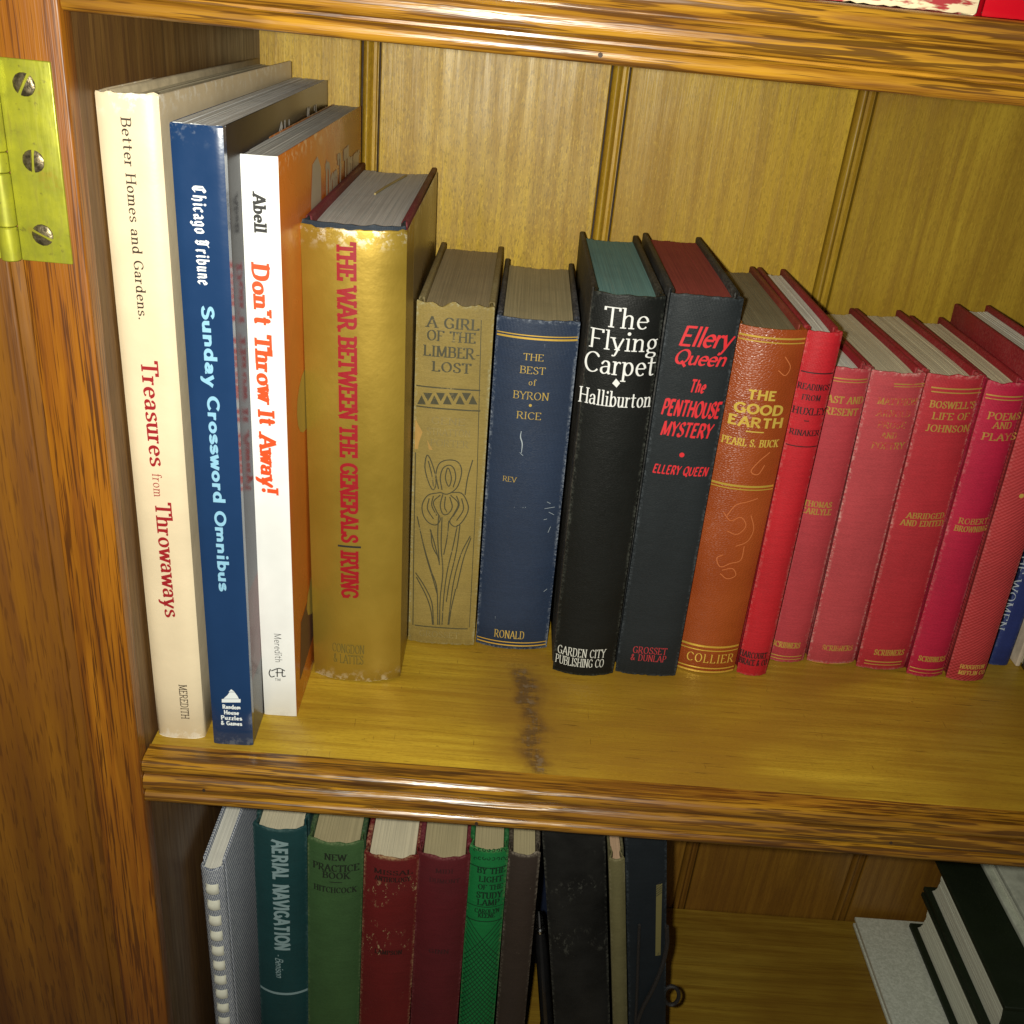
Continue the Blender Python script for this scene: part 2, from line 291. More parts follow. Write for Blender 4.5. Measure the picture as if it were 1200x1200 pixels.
def glyph_strips(ch, st, font):
    """list of strips; each strip is list of (left,right) 2d pairs or ('poly', pts)"""
    wid, strokes = font.get(ch, font.get(ch.lower(), font[' '])); out = []
    w, t, phi, sf = st['w'], st['t'], math.radians(st['phi']), st['serif']
    top = .66 if (ch.islower() and ch not in 'bdfhklt') else 1.0
    ends = []
    for s in strokes:
        if s[0] == 'L': ends += [s[1][0], s[1][-1]]
    def hw(d):
        th = math.atan2(d[1], d[0]); return .5*math.hypot(w*math.sin(th-phi), t*math.cos(th-phi))
    def fixy(p, flat=True):
        y = p[1]; yr = max(-.0, min(1, y/top)); return (p[0], y+.5*t*(1-2*yr)) if -.01 <= y <= 1.03 else p
    def strip(P):
        res = []
        for i, p in enumerate(P):
            a, b = P[max(i-1, 0)], P[min(i+1, len(P)-1)]; d = (b[0]-a[0], b[1]-a[1]); l = math.hypot(*d) or 1; d = (d[0]/l, d[1]/l); h = hw(d)
            res.append(((p[0]-d[1]*h, p[1]+d[0]*h), (p[0]+d[1]*h, p[1]-d[0]*h)))
        out.append(res)
    def sub(a, b, n): return [(a[0]+(b[0]-a[0])*i/n, a[1]+(b[1]-a[1])*i/n) for i in range(n+1)]
    def disc(c, rx, ry=None): out.append(('poly', [(c[0]+rx*math.cos(k*math.pi/6), c[1]+(ry or rx)*math.sin(k*math.pi/6)) for k in range(12)]))
    for s in strokes:
        if s[0] == 'D': disc(s[1][0], max(s[2], w*.5)); continue
        if s[0] == 'C':
            P = catmull([fixy(p) for p in s[1]], 5 if len(s[1]) < 20 else 2); strip(P)
            if sf:
                e, e2 = s[1][-1], s[1][-2]
                if abs(e[1]) < .01 and abs(e[0]-e2[0]) < .02: strip(sub((e[0]-w*.5-sf, t*.5), (e[0]+w*.5+sf, t*.5), 3))
                if s[1][0][1] >= .65 and abs(s[1][0][0]-s[1][1][0]) < .02 and ch not in 't': y = s[1][0][1]-t*.5; strip(sub((s[1][0][0]-w*.5-sf, y), (s[1][0][0]+w*.5+sf*.6, y), 3))
                if ch in 'UJ' and abs(e[1]-1) < .01: strip(sub((e[0]-w*.5-sf, 1-t*.5), (e[0]+w*.5+sf, 1-t*.5), 3))
                if ch in 'CGcrfaS' or st.get('ball'):
                    for q in (s[1][0],) if ch not in 'S' else (s[1][0], s[1][-1]): disc(fixy(q), w*.42, w*.46)
            continue
        P = s[1]; hor = len(P) == 2 and abs(P[0][1]-P[1][1]) < .02
        if hor:
            a, b = (fixy(P[0]), fixy(P[1])); strip(sub(a, b, 4))
            if sf and (P[0][1] in (0, 1)) and ch in 'EFLTZ':
                for q, oth in ((P[1], P[0]), (P[0], P[1])):
                    if q is P[0] and ch in 'EFL': continue
                    s_ = -1 if q[1] == 1 else 1; x = q[0]
                    strip([(x, q[1]), (x+(t*.4 if q is P[1] else -t*.4)*.3, q[1]+s_*(t+sf*1.5))])
            continue
        for i in range(len(P)-1):
            strip(sub(P[i], P[i+1], 4))
            if i: disc(P[i], hw((1, 0))*.98, hw((0, 1))*.5)
        if sf and len(P) == 2:
            for q in P:
                if sum(1 for e in ends if math.hypot(e[0]-q[0], e[1]-q[1]) < .03) > 1 and not (ch in 'BDEFHKLNPRMb' and q[0] < .2): continue
                if min(abs(q[1]-v) for v in (0, 1, .66, 1.02, -.3)) > .02: continue
                lft = w*.5+sf; rgt = w*.5+sf
                if ch.islower() and q[1] > .5 and ch in 'bdhiklmnpru': rgt = w*.5
                if ch in 'BDEFLPR' and q[0] < .2: rgt = w*.5
                yy = q[1]-t*.5 if q[1] > .3 else q[1]+t*.5
                strip(sub((q[0]-lft, yy), (q[0]+rgt, yy), 3))
    sl = st.get('slant', 0)
    if sl:
        f = lambda p: (p[0]+p[1]*sl, p[1])
        out = [('poly', [f(p) for p in s[1]]) if s[0] == 'poly' else [(f(a), f(b)) for a, b in s] for s in out]
    return wid, out

class Surf:
    """collects flat print on a surface given by map (u,v,lift)->xyz"""
    def __init__(s, fmap, lift=1.3e-4): s.f = fmap; s.v = []; s.q = []; s.k = 0; s.lift = lift; s.items = []
    def mark(s):
        if s.q: s.items.append((s.v, s.q)); s.v, s.q = [], []
    def strip(s, pairs):
        s.k += 1; lf = s.lift+(s.k % 12)*7e-6; b = len(s.v)
        for a, c in pairs: s.v += [s.f(a[0], a[1], lf), s.f(c[0], c[1], lf)]
        for i in range(len(pairs)-1): s.q.append((b+2*i, b+2*i+1, b+2*i+3, b+2*i+2))
    def poly(s, pts, own=False):
        if own: s.mark()
        s.k += 1; lf = s.lift+(s.k % 12)*7e-6; b = len(s.v); s.v += [s.f(p[0], p[1], lf) for p in pts]; s.q.append(tuple(range(b, b+len(pts))))
    def line(s, pts, w, smooth=True, taper=False):
        P = catmull(pts, 5) if smooth else [tuple(p) for p in pts]; res = []
        n = len(P)
        for i, p in enumerate(P):
            a, b = P[max(i-1, 0)], P[min(i+1, n-1)]; d = (b[0]-a[0], b[1]-a[1]); l = math.hypot(*d) or 1
            h = w*.5*((.35+.65*math.sin(math.pi*i/(n-1))) if taper else 1)
            res.append(((p[0]-d[1]/l*h, p[1]+d[0]/l*h), (p[0]+d[1]/l*h, p[1]-d[0]/l*h)))
        s.strip(res)
    def text(s, txt, org, dx, dy, length, cap, style, sp=.06, font=None, jit=0.):
        st = STY[style]; font = font or (BL if style == 'black' else F); x = 0; items = []
        for ch in txt:
            wd, str_ = glyph_strips(ch, st, font); extra = st['w']*.35+st['serif']*.55
            items.append((x+extra*.5, str_)); x += wd+extra+sp
        tot = x-sp; k = length/max(tot, 1e-6); ratio = cap/k
        if ratio > 1.12 and not st.get('done'):
            st2 = dict(st); st2['w'] = st['w']*min(st.get('maxr', 1.9), ratio)**.85; st2['done'] = 1; STY['_tmp'] = st2
            return s.text(txt, org, dx, dy, length, cap, '_tmp', sp, font if style != 'black' else BL, jit)
        s.mark()
        for gx, str_ in items:
            j = rnd.uniform(-jit, jit)
            m = lambda p: (org[0]+dx[0]*(p[0]+gx)*k+dy[0]*(p[1]+j)*cap, org[1]+dx[1]*(p[0]+gx)*k+dy[1]*(p[1]+j)*cap)
            for q in str_:
                if q[0] == 'poly': s.poly([m(p) for p in q[1]])
                else: s.strip([(m(a), m(b)) for a, b in q])
    def build(s, name, mat, parent):
        s.mark()
        for v, q in s.items:
            me = bpy.data.meshes.new(name); me.from_pydata([tuple(p) for p in v], [], q); me.update(); me.materials.append(mat)
            o = bpy.data.objects.new(name, me); COL.objects.link(o); o.parent = parent

# ------------------------------------------------------------------ books
def shell(name, path, thick, z0, z1, mat, parent, fray=0., rows=10, lip=.0005, seed=0, frayb=0.):
    """thin curved sheet: path of (x,y) swept from z0 to z1, thickness towards the left of the path"""
    n = len(path); P = [Vector(p) for p in path]; N = []
    for i in range(n):
        d = P[min(i+1, n-1)]-P[max(i-1, 0)]; d.normalize(); N.append(Vector((-d.y, d.x)))
    zs = [z0, z0+lip]+[z0+(z1-z0)*k/rows for k in range(1, rows)]+[z1-lip*2, z1-lip, z1]
    v, f = [], []; m = len(zs)
    for side in (0, 1):
        for r, z in enumerate(zs):
            for i in range(n):
                ins = lip*.7 if r in (0, m-1) else (lip*.15 if r == m-2 else 0)
                off = ins if side == 0 else thick-ins*.4
                p = P[i]+N[i]*off; zz = z
                if fray and r >= m-3: zz += fray*(noise.noise(Vector((p.x*170+p.y*60+seed*7.3, seed, 0)))+.3*noise.noise(Vector((p.x*520+seed, p.y*200, seed))))
                if frayb and r <= 1: zz += frayb*abs(noise.noise(Vector((i*.6+seed*5.3, seed, 9))))
                v.append((p.x, p.y, zz))
    o = m*n
    for r in range(m-1):
        for i in range(n-1):
            a = r*n+i; f += [(a, a+1, a+n+1, a+n), (o+a, o+a+n, o+a+n+1, o+a+1)]
        f += [(r*n, r*n+n, o+r*n+n, o+r*n), (r*n+n-1, o+r*n+n-1, o+r*n+2*n-1, r*n+2*n-1)]
    for i in range(n-1):
        f += [(i, o+i, o+i+1, i+1), ((m-1)*n+i, (m-1)*n+i+1, o+(m-1)*n+i+1, o+(m-1)*n+i)]
    return link(name, v, f, mat, parent, 50)

class Book:
    def __init__(s, name, label, geo, z0=0., bulge=.003, pw=2., group=None, cat='book'):
        x, y, yaw, ln, w, h, d = geo; s.w, s.h, s.d, s.b, s.p = w, h, d, bulge, pw
        s.o = empty(name, (x, y, z0+(-math.sin(ln)*w if ln < 0 else 0)), (0, -ln, yaw)); tag(s.o, label, cat, group)
        s.M = Matrix.Translation(s.o.location) @ Matrix.Rotation(yaw, 4, 'Z') @ Matrix.Rotation(-ln, 4, 'Y'); s.I = s.M.inverted()
    def yb(s, x):
        t = max(-1, min(1, 2*x/s.w-1)); return -s.b*(1-abs(t)**s.p)
    def spine_pt(s, u, v, l):
        e = 1e-4; dy = (s.yb(u+e)-s.yb(u-e))/(2*e); n = Vector((dy, -1)).normalized()
        return (u+n.x*l, s.yb(u)+n.y*l, v)
    def uv(s, px):
        o = s.I @ CAM; r = s.I.to_3x3() @ ray(px); yp = -s.b*.6
        for _ in range(6):
            t = (yp-o.y)/r.y; u, v = o.x+r.x*t, o.z+r.z*t; yp = s.yb(max(0, min(s.w, u)))
        return u, v
    def side_uv(s, px, right=True):
        o = s.I @ CAM; r = s.I.to_3x3() @ ray(px); t = ((s.w if right else 0)-o.x)/r.x
        return o.y+r.y*t, o.z+r.z*t
    def surf(s): return Surf(s.spine_pt)
    def side(s): return Surf(lambda y, z, l: (s.w+l, y, z))
    def spine_path(s, ext=True, n=24, jd=.0014, jl=.009):
        a = [(0.0007, jl), (jd*.6, jl*.75), (jd, jl*.55), (jd*.55, jl*.3), (.0002, jl*.12)] if ext else []
        arc = [(s.w*i/n, s.yb(s.w*i/n)) for i in range(n+1)]
        return a+arc+[(s.w-p[0], p[1]) for p in reversed(a)]
    def case(s, cov, spn, pgs, tc=.0028, inset=.003, fray=.0004, jl=.009, seed=1, pagefore=.003, sq=.004, concave=None, liner=None, spine_h=0.):
        h, d, w = s.h, s.d, s.w
        box('back_cover', (0, jl*.82, 0), (tc, d, h), cov, s.o, bev=.0009)
        box('front_cover', (w-tc, jl*.82, 0), (w, d, h), cov, s.o, bev=.0009)
        shell('spine', s.spine_path(jl=jl), .0013, .0002, h-.0002+spine_h, spn, s.o, fray=fray, seed=seed, frayb=fray)
        s.block(pgs, tc+.0002, inset, pagefore, sq, concave)
    def block(s, mat, mx, inset, fore, sq, concave=None, seed=3, bot=None):
        w, h, d = s.w, s.h, s.d; N = max(14, int((w-2*mx)/.0007)); r = random.Random(seed+int(w*1e5)); c = s.b*.9 if concave is None else concave
        bot = inset if bot is None else bot
        xs = [mx+(w-2*mx)*i/N for i in range(N+1)]; P = []
        zz = 0
        for i in range(N):
            zz = .6*zz+r.uniform(-.00022, .00022)
            P += [(xs[i], h-inset+zz), (xs[i+1], h-inset+zz)]
        yf = lambda x: s.yb(x)+.0022 if s.b > .0005 else .0012
        ya = lambda x: d-sq-c*(1-(2*x/w-1)**2)
        v, f = [], []; k = len(P)
        rows = 8
        for j in range(rows+1):
            for x, z in P:
                q = j/rows; y = yf(x)*(1-q)+ya(x)*q; v.append((x, y, z-(fore*.35*(1-q)**8)))
        for x, z in P: v.append((x, ya(x), bot))
        for x, z in P: v.append((x, yf(x), bot))
        R = rows+3
        for j in range(R):
            for i in range(k-1):
                a = j*k+i; b = ((j+1) % R)*k+i
                f.append((a, a+1, b+1, b))
        f.append(tuple(j*k for j in range(R))); f.append(tuple(j*k+k-1 for j in range(R)))
        return link('page_block', v, f, mat, s.o, 25)
    # print helpers, placed from photo pixels
    def htext(s, S_, txt, p0, p1, cap, style, **kw):
        a, b = s.uv(p0), s.uv(p1); c = s.uv((p0[0], p0[1]-cap)); v = (a[1]+b[1])/2
        S_.text(txt, (a[0], v), (1, 0), (0, 1), b[0]-a[0], c[1]-a[1], style, **kw)
    def vtext(s, S_, txt, p0, p1, cap, style, **kw):
        a, b = s.uv(p0), s.uv(p1); c = s.uv((p0[0]+cap, p0[1])); u = (a[0]+b[0])/2
        S_.text(txt, (u, a[1]), (0, -1), (1, 0), a[1]-b[1], c[0]-a[0], style, **kw)
    def rule(s, S_, p0, p1, px=2., full=False):
        a, b = s.uv(p0), s.uv(p1); th = abs(s.uv((p0[0], p0[1]-px))[1]-a[1]); v = (a[1]+b[1])/2
        u0, u1 = (.0006, s.w-.0006) if full else (a[0], b[0])
        S_.mark(); S_.strip([((u0+(u1-u0)*i/16, v+th/2), (u0+(u1-u0)*i/16, v-th/2)) for i in range(17)])
    def pline(s, S_, pts, px=1.6, smooth=True, taper=False):
        U = [s.uv(p) for p in pts]; th = abs(s.uv((pts[0][0]+px, pts[0][1]))[0]-U[0][0]); S_.line(U, th, smooth, taper)

# ------------------------------------------------------------------ bookcase
XS, DP, H2, Z2, XR, YS = -.0178, .2574, .3368, -.3640, 1.02, -.0094
case = empty('bookcase', (XS, 0, Z2)); tag(case, 'varnished oak bookcase with moulded shelf edges and tongue-and-groove back', 'bookcase'); CO = Vector((XS, 0, Z2))
def cpart(o): o.matrix_parent_inverse = Matrix.Translation(-CO); return o
m_shelf = wood('shelf_maple', (.50, .335, .030), (.335, .20, .013), (.12, .058, .007), 'x', 1., .25, .33, bumpk=.7, fleck=.22, rings=.35, blot=.75, knot=(.1640, .047))
m_shelf2 = wood('shelf_maple_plain', (.40, .255, .030), (.27, .15, .013), (.11, .055, .008), 'x', 1., .3, .38, bumpk=.7, rings=.4, off=3.1, blot=.6)
m_nose = wood('oak_moulding', (.44, .225, .017), (.21, .085, .006), (.032, .011, .003), 'x', 2.2, .9, .25, bumpk=1.6, rings=.6, coat=.3, coarse=1.7, plen=26, ringk=7., pth=.50)
m_stile = wood('oak_stile', (.37, .14, .009), (.235, .074, .004), (.05, .015, .003), 'z', 1.2, .95, .33, bumpk=1.1, rings=.6, off=1.3, coarse=1.15, plen=26, pth=.53)
m_door = wood('oak_door', (.24, .096, .007), (.15, .052, .004), (.055, .018, .003), 'z', .9, .6, .38, rings=.5, off=5.3, coarse=1.8, plen=40)
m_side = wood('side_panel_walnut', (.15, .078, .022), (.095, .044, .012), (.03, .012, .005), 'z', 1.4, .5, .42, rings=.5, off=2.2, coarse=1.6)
m_dark = plain('dark_brown', (.03, .014, .006), .7)  # dark stained backing behind the open board joints; same tone on nail heads
def nosing(parent_shelf, zt, name='shelf_edge_moulding', x1=XR):
    pr = [(.0045, .0008), (-.0045, .0008), (-.0066, .0002), (-.0078, -.0012), (-.0082, -.0035), (-.0078, -.0056), (-.0066, -.0068), (-.0056, -.0074), (-.0056, -.0082),
          (-.0070, -.0087), (-.0084, -.0105), (-.0089, -.0130), (-.0084, -.0153), (-.0070, -.0166), (-.0052, -.0171), (-.0052, -.0180), (-.0068, -.0184), (-.0080, -.0194), (-.0085, -.0212), (-.0080, -.0231), (-.0066, -.0240), (.0045, -.0240)]
    o = sweep(name, [(y, z+zt) for y, z in pr], 'x', XS+.0003, x1, m_nose, parent_shelf, n=2, sharp=60)
    return o
for zt, mt in ((0., m_shelf), (H2, m_shelf2), (Z2, m_shelf2)):
    sh = cpart(box('shelf', (XS+.0003, .0047, zt-.0185), (XR, DP-.001, zt), mt, case, bev=.0004))
    ns = nosing(sh, zt)
    for nx, nz in ((.0110, -.0130), (.1400, -.0212), (.3390, -.0130)) if zt == 0 else ((.1560, -.0212), (.33, -.0130)):
        tube('nail_head', [(nx, -.0070, zt+nz), (nx, -.0092, zt+nz)], .0008, m_dark, sh, 8)
bw = .1431; g0 = .0437
bk = cpart(box('back_panel', (XS-.004, DP+.0061, Z2-.02), (XR+.003, DP+.009, H2+.35), m_dark, case, bev=0))
for k in range(-1, 7):
    x0 = g0+bw*k; x1 = x0+bw
    pr = [(x0+.0067, DP+.006), (x0+.0067, DP+.0008), (x0+.0073, DP), (x1-.0056, DP), (x1-.0050, DP+.0008), (x1-.0050, DP+.006)]
    pb = [(x0-.0036, DP+.006), (x0-.0036, DP+.0022)]+[(x0-.0036+.0052*(i/10), DP+.0022-.0030*math.sin(math.pi*i/10)) for i in range(1, 10)]+[(x0+.0016, DP+.0026), (x0+.0022, DP+.0034), (x0+.0038, DP+.0034), (x0+.0050, DP+.0012), (x0+.0054, DP+.0012), (x0+.0054, DP+.006)]
    bk_f = (1., 1., .97, .76, .72, .85, .9, .9)[k+1]; fl_ = (.5, .62, .38, .3, .3, .3, .3, .3)[k+1]
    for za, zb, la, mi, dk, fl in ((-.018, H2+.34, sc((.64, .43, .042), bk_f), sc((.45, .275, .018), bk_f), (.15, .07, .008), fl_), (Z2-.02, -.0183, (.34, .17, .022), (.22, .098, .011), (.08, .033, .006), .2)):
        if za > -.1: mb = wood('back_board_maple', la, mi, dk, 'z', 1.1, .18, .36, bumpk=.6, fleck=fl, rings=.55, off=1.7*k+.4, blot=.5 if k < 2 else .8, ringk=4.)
        else: mb = wood('back_board_brown', la, mi, dk, 'z', 1.1, .25, .4, bumpk=.6, fleck=fl, rings=.4, off=1.7*k+.9)  # boards below the middle shelf get one browner, darker tone
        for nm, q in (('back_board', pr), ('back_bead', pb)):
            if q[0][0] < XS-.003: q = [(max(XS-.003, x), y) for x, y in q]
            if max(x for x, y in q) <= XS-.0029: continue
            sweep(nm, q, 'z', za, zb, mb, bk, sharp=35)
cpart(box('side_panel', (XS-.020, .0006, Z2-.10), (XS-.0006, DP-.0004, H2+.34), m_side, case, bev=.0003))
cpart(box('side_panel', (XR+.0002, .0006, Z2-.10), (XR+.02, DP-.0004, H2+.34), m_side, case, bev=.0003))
cpart(box('stile', (XS-.0227, YS, Z2-.10), (XS, .0004, H2+.34), m_stile, case, bev=.0010, seg=3))
# cupboard door folded right back beside the stile, with the moulded strip that covers the joint
dr = empty('door', (0, 0, 0)); dr.parent = case; cpart(dr)
box('door_board', (XS-.30, YS-.0004, Z2-.10), (XS-.0274, .018, H2+.34), m_door, dr, bev=.0012, seg=3)
sweep('door_edge_strip', [(XS-.0272, .01), (XS-.0272, YS+.0006), (XS-.0262, YS+.0013), (XS-.0245, YS+.0020), (XS-.0236, YS+.0022), (XS-.0229, YS+.0024), (XS-.0229, .01)], 'z', Z2-.10, H2+.34, m_door, dr)
# brass butt hinge screwed to the face of the stile
t = NT('brass'); c = t.co(); nb = t.noise(c, 90, 5, .65); ns_ = t.noise(t.mapc((500, 300, 60)), 1, 4, .6); nc = t.noise(c, 300, 4, .7)
cb = t.mix(t.rng(nb, .3, .7), (.40, .40, .028), (.28, .29, .03)); cb = t.mix(t.math('MULTIPLY', t.rng(nb, .58, .72), .55), cb, (.38, .25, .02)); cb = t.mix(t.math('MULTIPLY', t.rng(ns_, .52, .7), .45), cb, (.2, .17, .025)); cb = t.mix(t.math('MULTIPLY', t.rng(nc, .62, .72), .6), cb, (.12, .1, .03))
m_brass = t.fin(cb, t.rng(ns_, .3, .7, .28, .5), t.bump(ns_, .15, .0004), metal=.35)
m_screw = plain('screw_steel', (.16, .13, .075), .35, .75, var=.5, bump=.4, scale=600)
hg = empty('hinge', (0, 0, 0)); hg.parent = case; cpart(hg)
hz0, hz1 = .2313, .2975; kx = XS-.0253
box('hinge_leaf', (kx+.0030, YS-.0009, hz0), (XS-.0045, YS+.001, hz1), m_brass, hg, bev=.0004)
box('hinge_leaf', (kx-.0220, YS-.0014, hz0), (kx-.0030, YS+.0005, hz1), m_brass, hg, bev=.0004)
zk = [hz0, .2432, .2612, .2680, .2860, hz1]
for a, b in zip(zk[:-1], zk[1:]):
    tube('hinge_knuckle', [(kx, YS-.0020, a+.0001), (kx, YS-.0020, a+.0005), (kx, YS-.0020, b-.0005), (kx, YS-.0020, b-.0001)], [.0029, .0033, .0033, .0029], m_brass, hg, 24)
def screw(par, xc, zc, y0, ang, R=.0038):
    v, f = [], []; n = 12; an = math.radians(ang); ca, sa = math.cos(an), math.sin(an); g = .0005
    rows = [(-R, 0), (-R*.92, 0), (-R*.7, 0), (-R*.4, 0), (-g-.00004, 0), (-g, 1), (g, 1), (g+.00004, 0), (R*.4, 0), (R*.7, 0), (R*.92, 0), (R, 0)]
    for q, deep in rows:
        hw = math.sqrt(max(R*R-q*q, 0))
        for i in range(n+1):
            p = hw*math.sin(math.pi*(i/n-.5)); rr = math.hypot(p, q)/R
            l_ = .0012*math.sqrt(max(0, 1-rr**2))**.7-(.0009 if deep else 0); x, z = p*ca-q*sa, p*sa+q*ca
            v.append((xc+x, y0-l_, zc+z))
    for j in range(len(rows)-1):
        for i in range(n): a = j*(n+1)+i; f.append((a, a+1, a+n+2, a+n+1))
    return link('screw', v, f, m_screw, par, 30)
for zc, ang in ((.2898, 60), (.2657, 85), (.2409, -25)): screw(hg, XS-.0138, zc, YS-.0006, ang)

# ------------------------------------------------------------------ books on the middle shelf
p_white = lambda n='pages_white': pages(n, (.74, .73, .66))
p_cream = lambda n='pages_cream': pages(n, (.64, .58, .42))
p_tan = lambda n='pages_tan': pages(n, (.42, .36, .21))
p_grey = lambda n='pages_grey': pages(n, (.58, .58, .56))
RED_T = (.50, .012, .02)

# 1 cream jacketed book against the side panel
B = Book('jacketed_book', 'tall cream jacketed hardback with dark red title, against the side panel', (-.0157, .0132, .013, .0051, .0212, .2876, .2386), bulge=.0022, pw=4)
cr = jacket('cream_jacket', (.72, .60, .41), .4, (.9, .88, .82), .3, h=.2876, crinkle=.12)
B.case(plain('cream_cloth', (.5, .42, .28), .7), plain('cream_cloth_spine', (.5, .42, .28), .7), p_cream(), tc=.0026)
n = 18; J = [(-.0007, .232)]+[(-.0007, .01), (-.0006, .002)]+[(-.0005+(B.w+.001)*i/n, B.yb(B.w*i/n)-.0005) for i in range(n+1)]+[(B.w+.0006, .002), (B.w+.0007, .01), (B.w+.0008, .08), (B.w+.0007, .16), (B.w+.0007, .232)]
shell('dust_jacket', J, .0003, .0001, B.h+.0004, cr, B.o, fray=.0014, seed=4)
B.b += .0006; s = B.surf(); B.vtext(s, 'Better Homes and Gardens.', (142, 137), (162, 375), 12, 'romanm'); B.vtext(s, 'MEREDITH', (209, 802), (213, 842), 9.5, 'typew'); s.build('series_lettering', ink((.035, .02, .012)), B.o)
s = B.surf(); B.vtext(s, 'Treasures', (166, 422), (175, 546), 20, 'romanb', sp=.02); B.vtext(s, 'from', (178, 554), (181, 582), 11, 'roman'); B.vtext(s, 'Throwaways', (181, 588), (194, 723), 19, 'romanb', sp=.02); s.build('title_lettering', ink((.30, .01, .015)), B.o)

# 2 blue paperback
B = Book('paperback_book', 'thick blue paperback with pale blue bold title and white newspaper masthead', (.0113, .0092, .0233, .0083, .0187, .2800, .2350), bulge=.0006, pw=8)
blu = jacket('blue_gloss', (.011, .038, .112), .2, (.5, .55, .6), .08, h=.28, crinkle=.08)
shell('spine', [(.0, .004), (.0, .001)]+[(B.w*i/12, B.yb(B.w*i/12)) for i in range(13)]+[(B.w, .001), (B.w, .004)], .0005, 0, B.h, blu, B.o, fray=.0002, seed=2)
box('back_cover', (0, .0042, 0), (.0005, B.d, B.h), blu, B.o, bev=.0001)
t = NT('cover_print'); sp_ = t.n('ShaderNodeSeparateXYZ'); t.put(sp_.inputs[0], t.co()); zz = sp_.outputs[2]; nn = t.noise(t.co(), 30, 3)
cc = t.mix(t.rng(zz, .0830, .0835), (.09, .004, .014), (.03, .035, .06)); cc = t.mix(t.rng(zz, .228, .2285), cc, (.010, .010, .016)); cc = t.mix(t.rng(zz, .035, .0353), (.05, .055, .07), cc)
cc = t.mix(t.math('MULTIPLY', t.rng(nn, .4, .7), .3), cc, (.02, .02, .025))
m_cov = t.fin(cc, .27, t.bump(nn, .12, .002), spec=.4)
box('front_cover', (B.w-.0005, .0042, 0), (B.w, B.d, B.h), m_cov, B.o, bev=.0001)
B.block(pages('pages_newsprint', (.82, .84, .85)), .0006, .0002, 0., .0006, 0., bot=.0003)
s = B.surf(); B.vtext(s, 'Chicago Tribune', (225, 216), (233, 334), 15.5, 'black', sp=.05); s.build('masthead_lettering', ink((.82, .86, .88)), B.o)
s = B.surf(); B.vtext(s, 'Sunday Crossword Omnibus', (235, 358), (257, 692), 15.5, 'sansb', sp=.06); s.build('title_lettering', ink((.25, .50, .68)), B.o)
s = B.surf()
for tx, y in (('Random', 830.5), ('House', 837), ('Puzzles', 843.3), ('& Games', 849.6)):
    hwid = len(tx)*1.75; B.htext(s, tx, (271.5-hwid, y), (271.5+hwid, y+.6), 5., 'sansb')
for pts in ([(260, 823), (282, 823), (282, 819), (260, 819)], [(262, 818.6), (267, 814), (269, 811), (275, 811), (278, 815), (280, 818.6)], [(268, 810.5), (271, 807.5), (275, 810.5)]): s.poly([B.uv(p) for p in pts])
s.build('publisher_mark', ink((.75, .8, .82)), B.o)
s = B.side(); s.text('Chicago Tribune', (.095, .256), (1, 0), (0, 1), .135, .015, 'black'); s.build('cover_masthead', ink((.7, .7, .68)), B.o)

# 3 white and orange paperback
B = Book('paperback_book', 'white-spined paperback with playful orange title and orange picture cover', (.0299, .0331, .0012, .0162, .0160, .2680, .2123), bulge=.0003, pw=8)
wh = jacket('white_gloss', (.80, .81, .80), .22, (.6, .6, .58), .15, h=.268, crinkle=.05)
shell('spine', [(B.w*i/10, B.yb(B.w*i/10)) for i in range(11)], .0005, 0, B.h, wh, B.o, seed=3)
orng = jacket('orange_cover', (.50, .135, .018), .22, (.7, .5, .3), .3, h=.268, crinkle=.1)
box('back_cover', (0, .0005, 0), (.0005, B.d, B.h), orng, B.o, bev=.0001); box('front_cover', (B.w-.0005, .0005, 0), (B.w, B.d, B.h), orng, B.o, bev=.0001)
B.block(p_grey(), .0006, .0006, 0., .0006, 0., bot=.0003)
s = B.surf(); B.vtext(s, 'Abell', (296, 226), (298, 272), 15, 'fun', sp=.0); s.build('author_lettering', ink((.02, .02, .02)), B.o)
s = B.surf(); B.vtext(s, "Don't Throw It Away!", (297, 308), (305, 578), 21, 'fun', sp=.0, jit=.03); s.build('title_lettering', ink((.72, .075, .012)), B.o)
s = B.surf(); B.vtext(s, 'Meredith', (321, 742), (322.5, 776), 8.5, 'sansl')
for pts in ([(317, 784), (315.5, 789), (318, 793), (322, 792)], [(318, 786), (327, 783), (334, 786)], [(325, 783), (325, 793)], [(331, 784), (331, 792), (335, 792)], [(323, 788), (332, 788)]): B.pline(s, pts, 1.3)
B.htext(s, 'TM', (322, 797.5), (329, 798), 3, 'sans')
s.build('publisher_mark', ink((.03, .03, .03)), B.o)
s = B.side(); s.text("Don't Throw", (.098, .232), (1, 0), (0, 1), .105, .020, 'fun', sp=.0)
s.poly([(.062, .19), (.084, .19), (.086, .252), (.078, .258), (.066, .256), (.061, .24)]); s.build('cover_lettering', ink((.50, .42, .30)), B.o)
s = B.side()
for (a, b, c, d_) in ((.02, .14, .06, .17), (.03, .06, .11, .03), (.09, .14, .16, .05)): s.poly([(a+.5*(c-a)*(1+math.cos(i*math.pi/8)), b+.5*(d_-b)*(1+math.sin(i*math.pi/8))) for i in range(16)], True)
s.build('cover_picture', ink((.45, .33, .06)), B.o)
s = B.side()
for (a, b, c, d_) in ((.01, .015, .05, .05), (.05, .09, .10, .13), (.12, .02, .19, .045)): s.poly([(a, b), (c, b+.004), (c-.004, d_), (a+.006, d_-.004)], True)
s.build('cover_picture', ink((.13, .06, .03)), B.o)

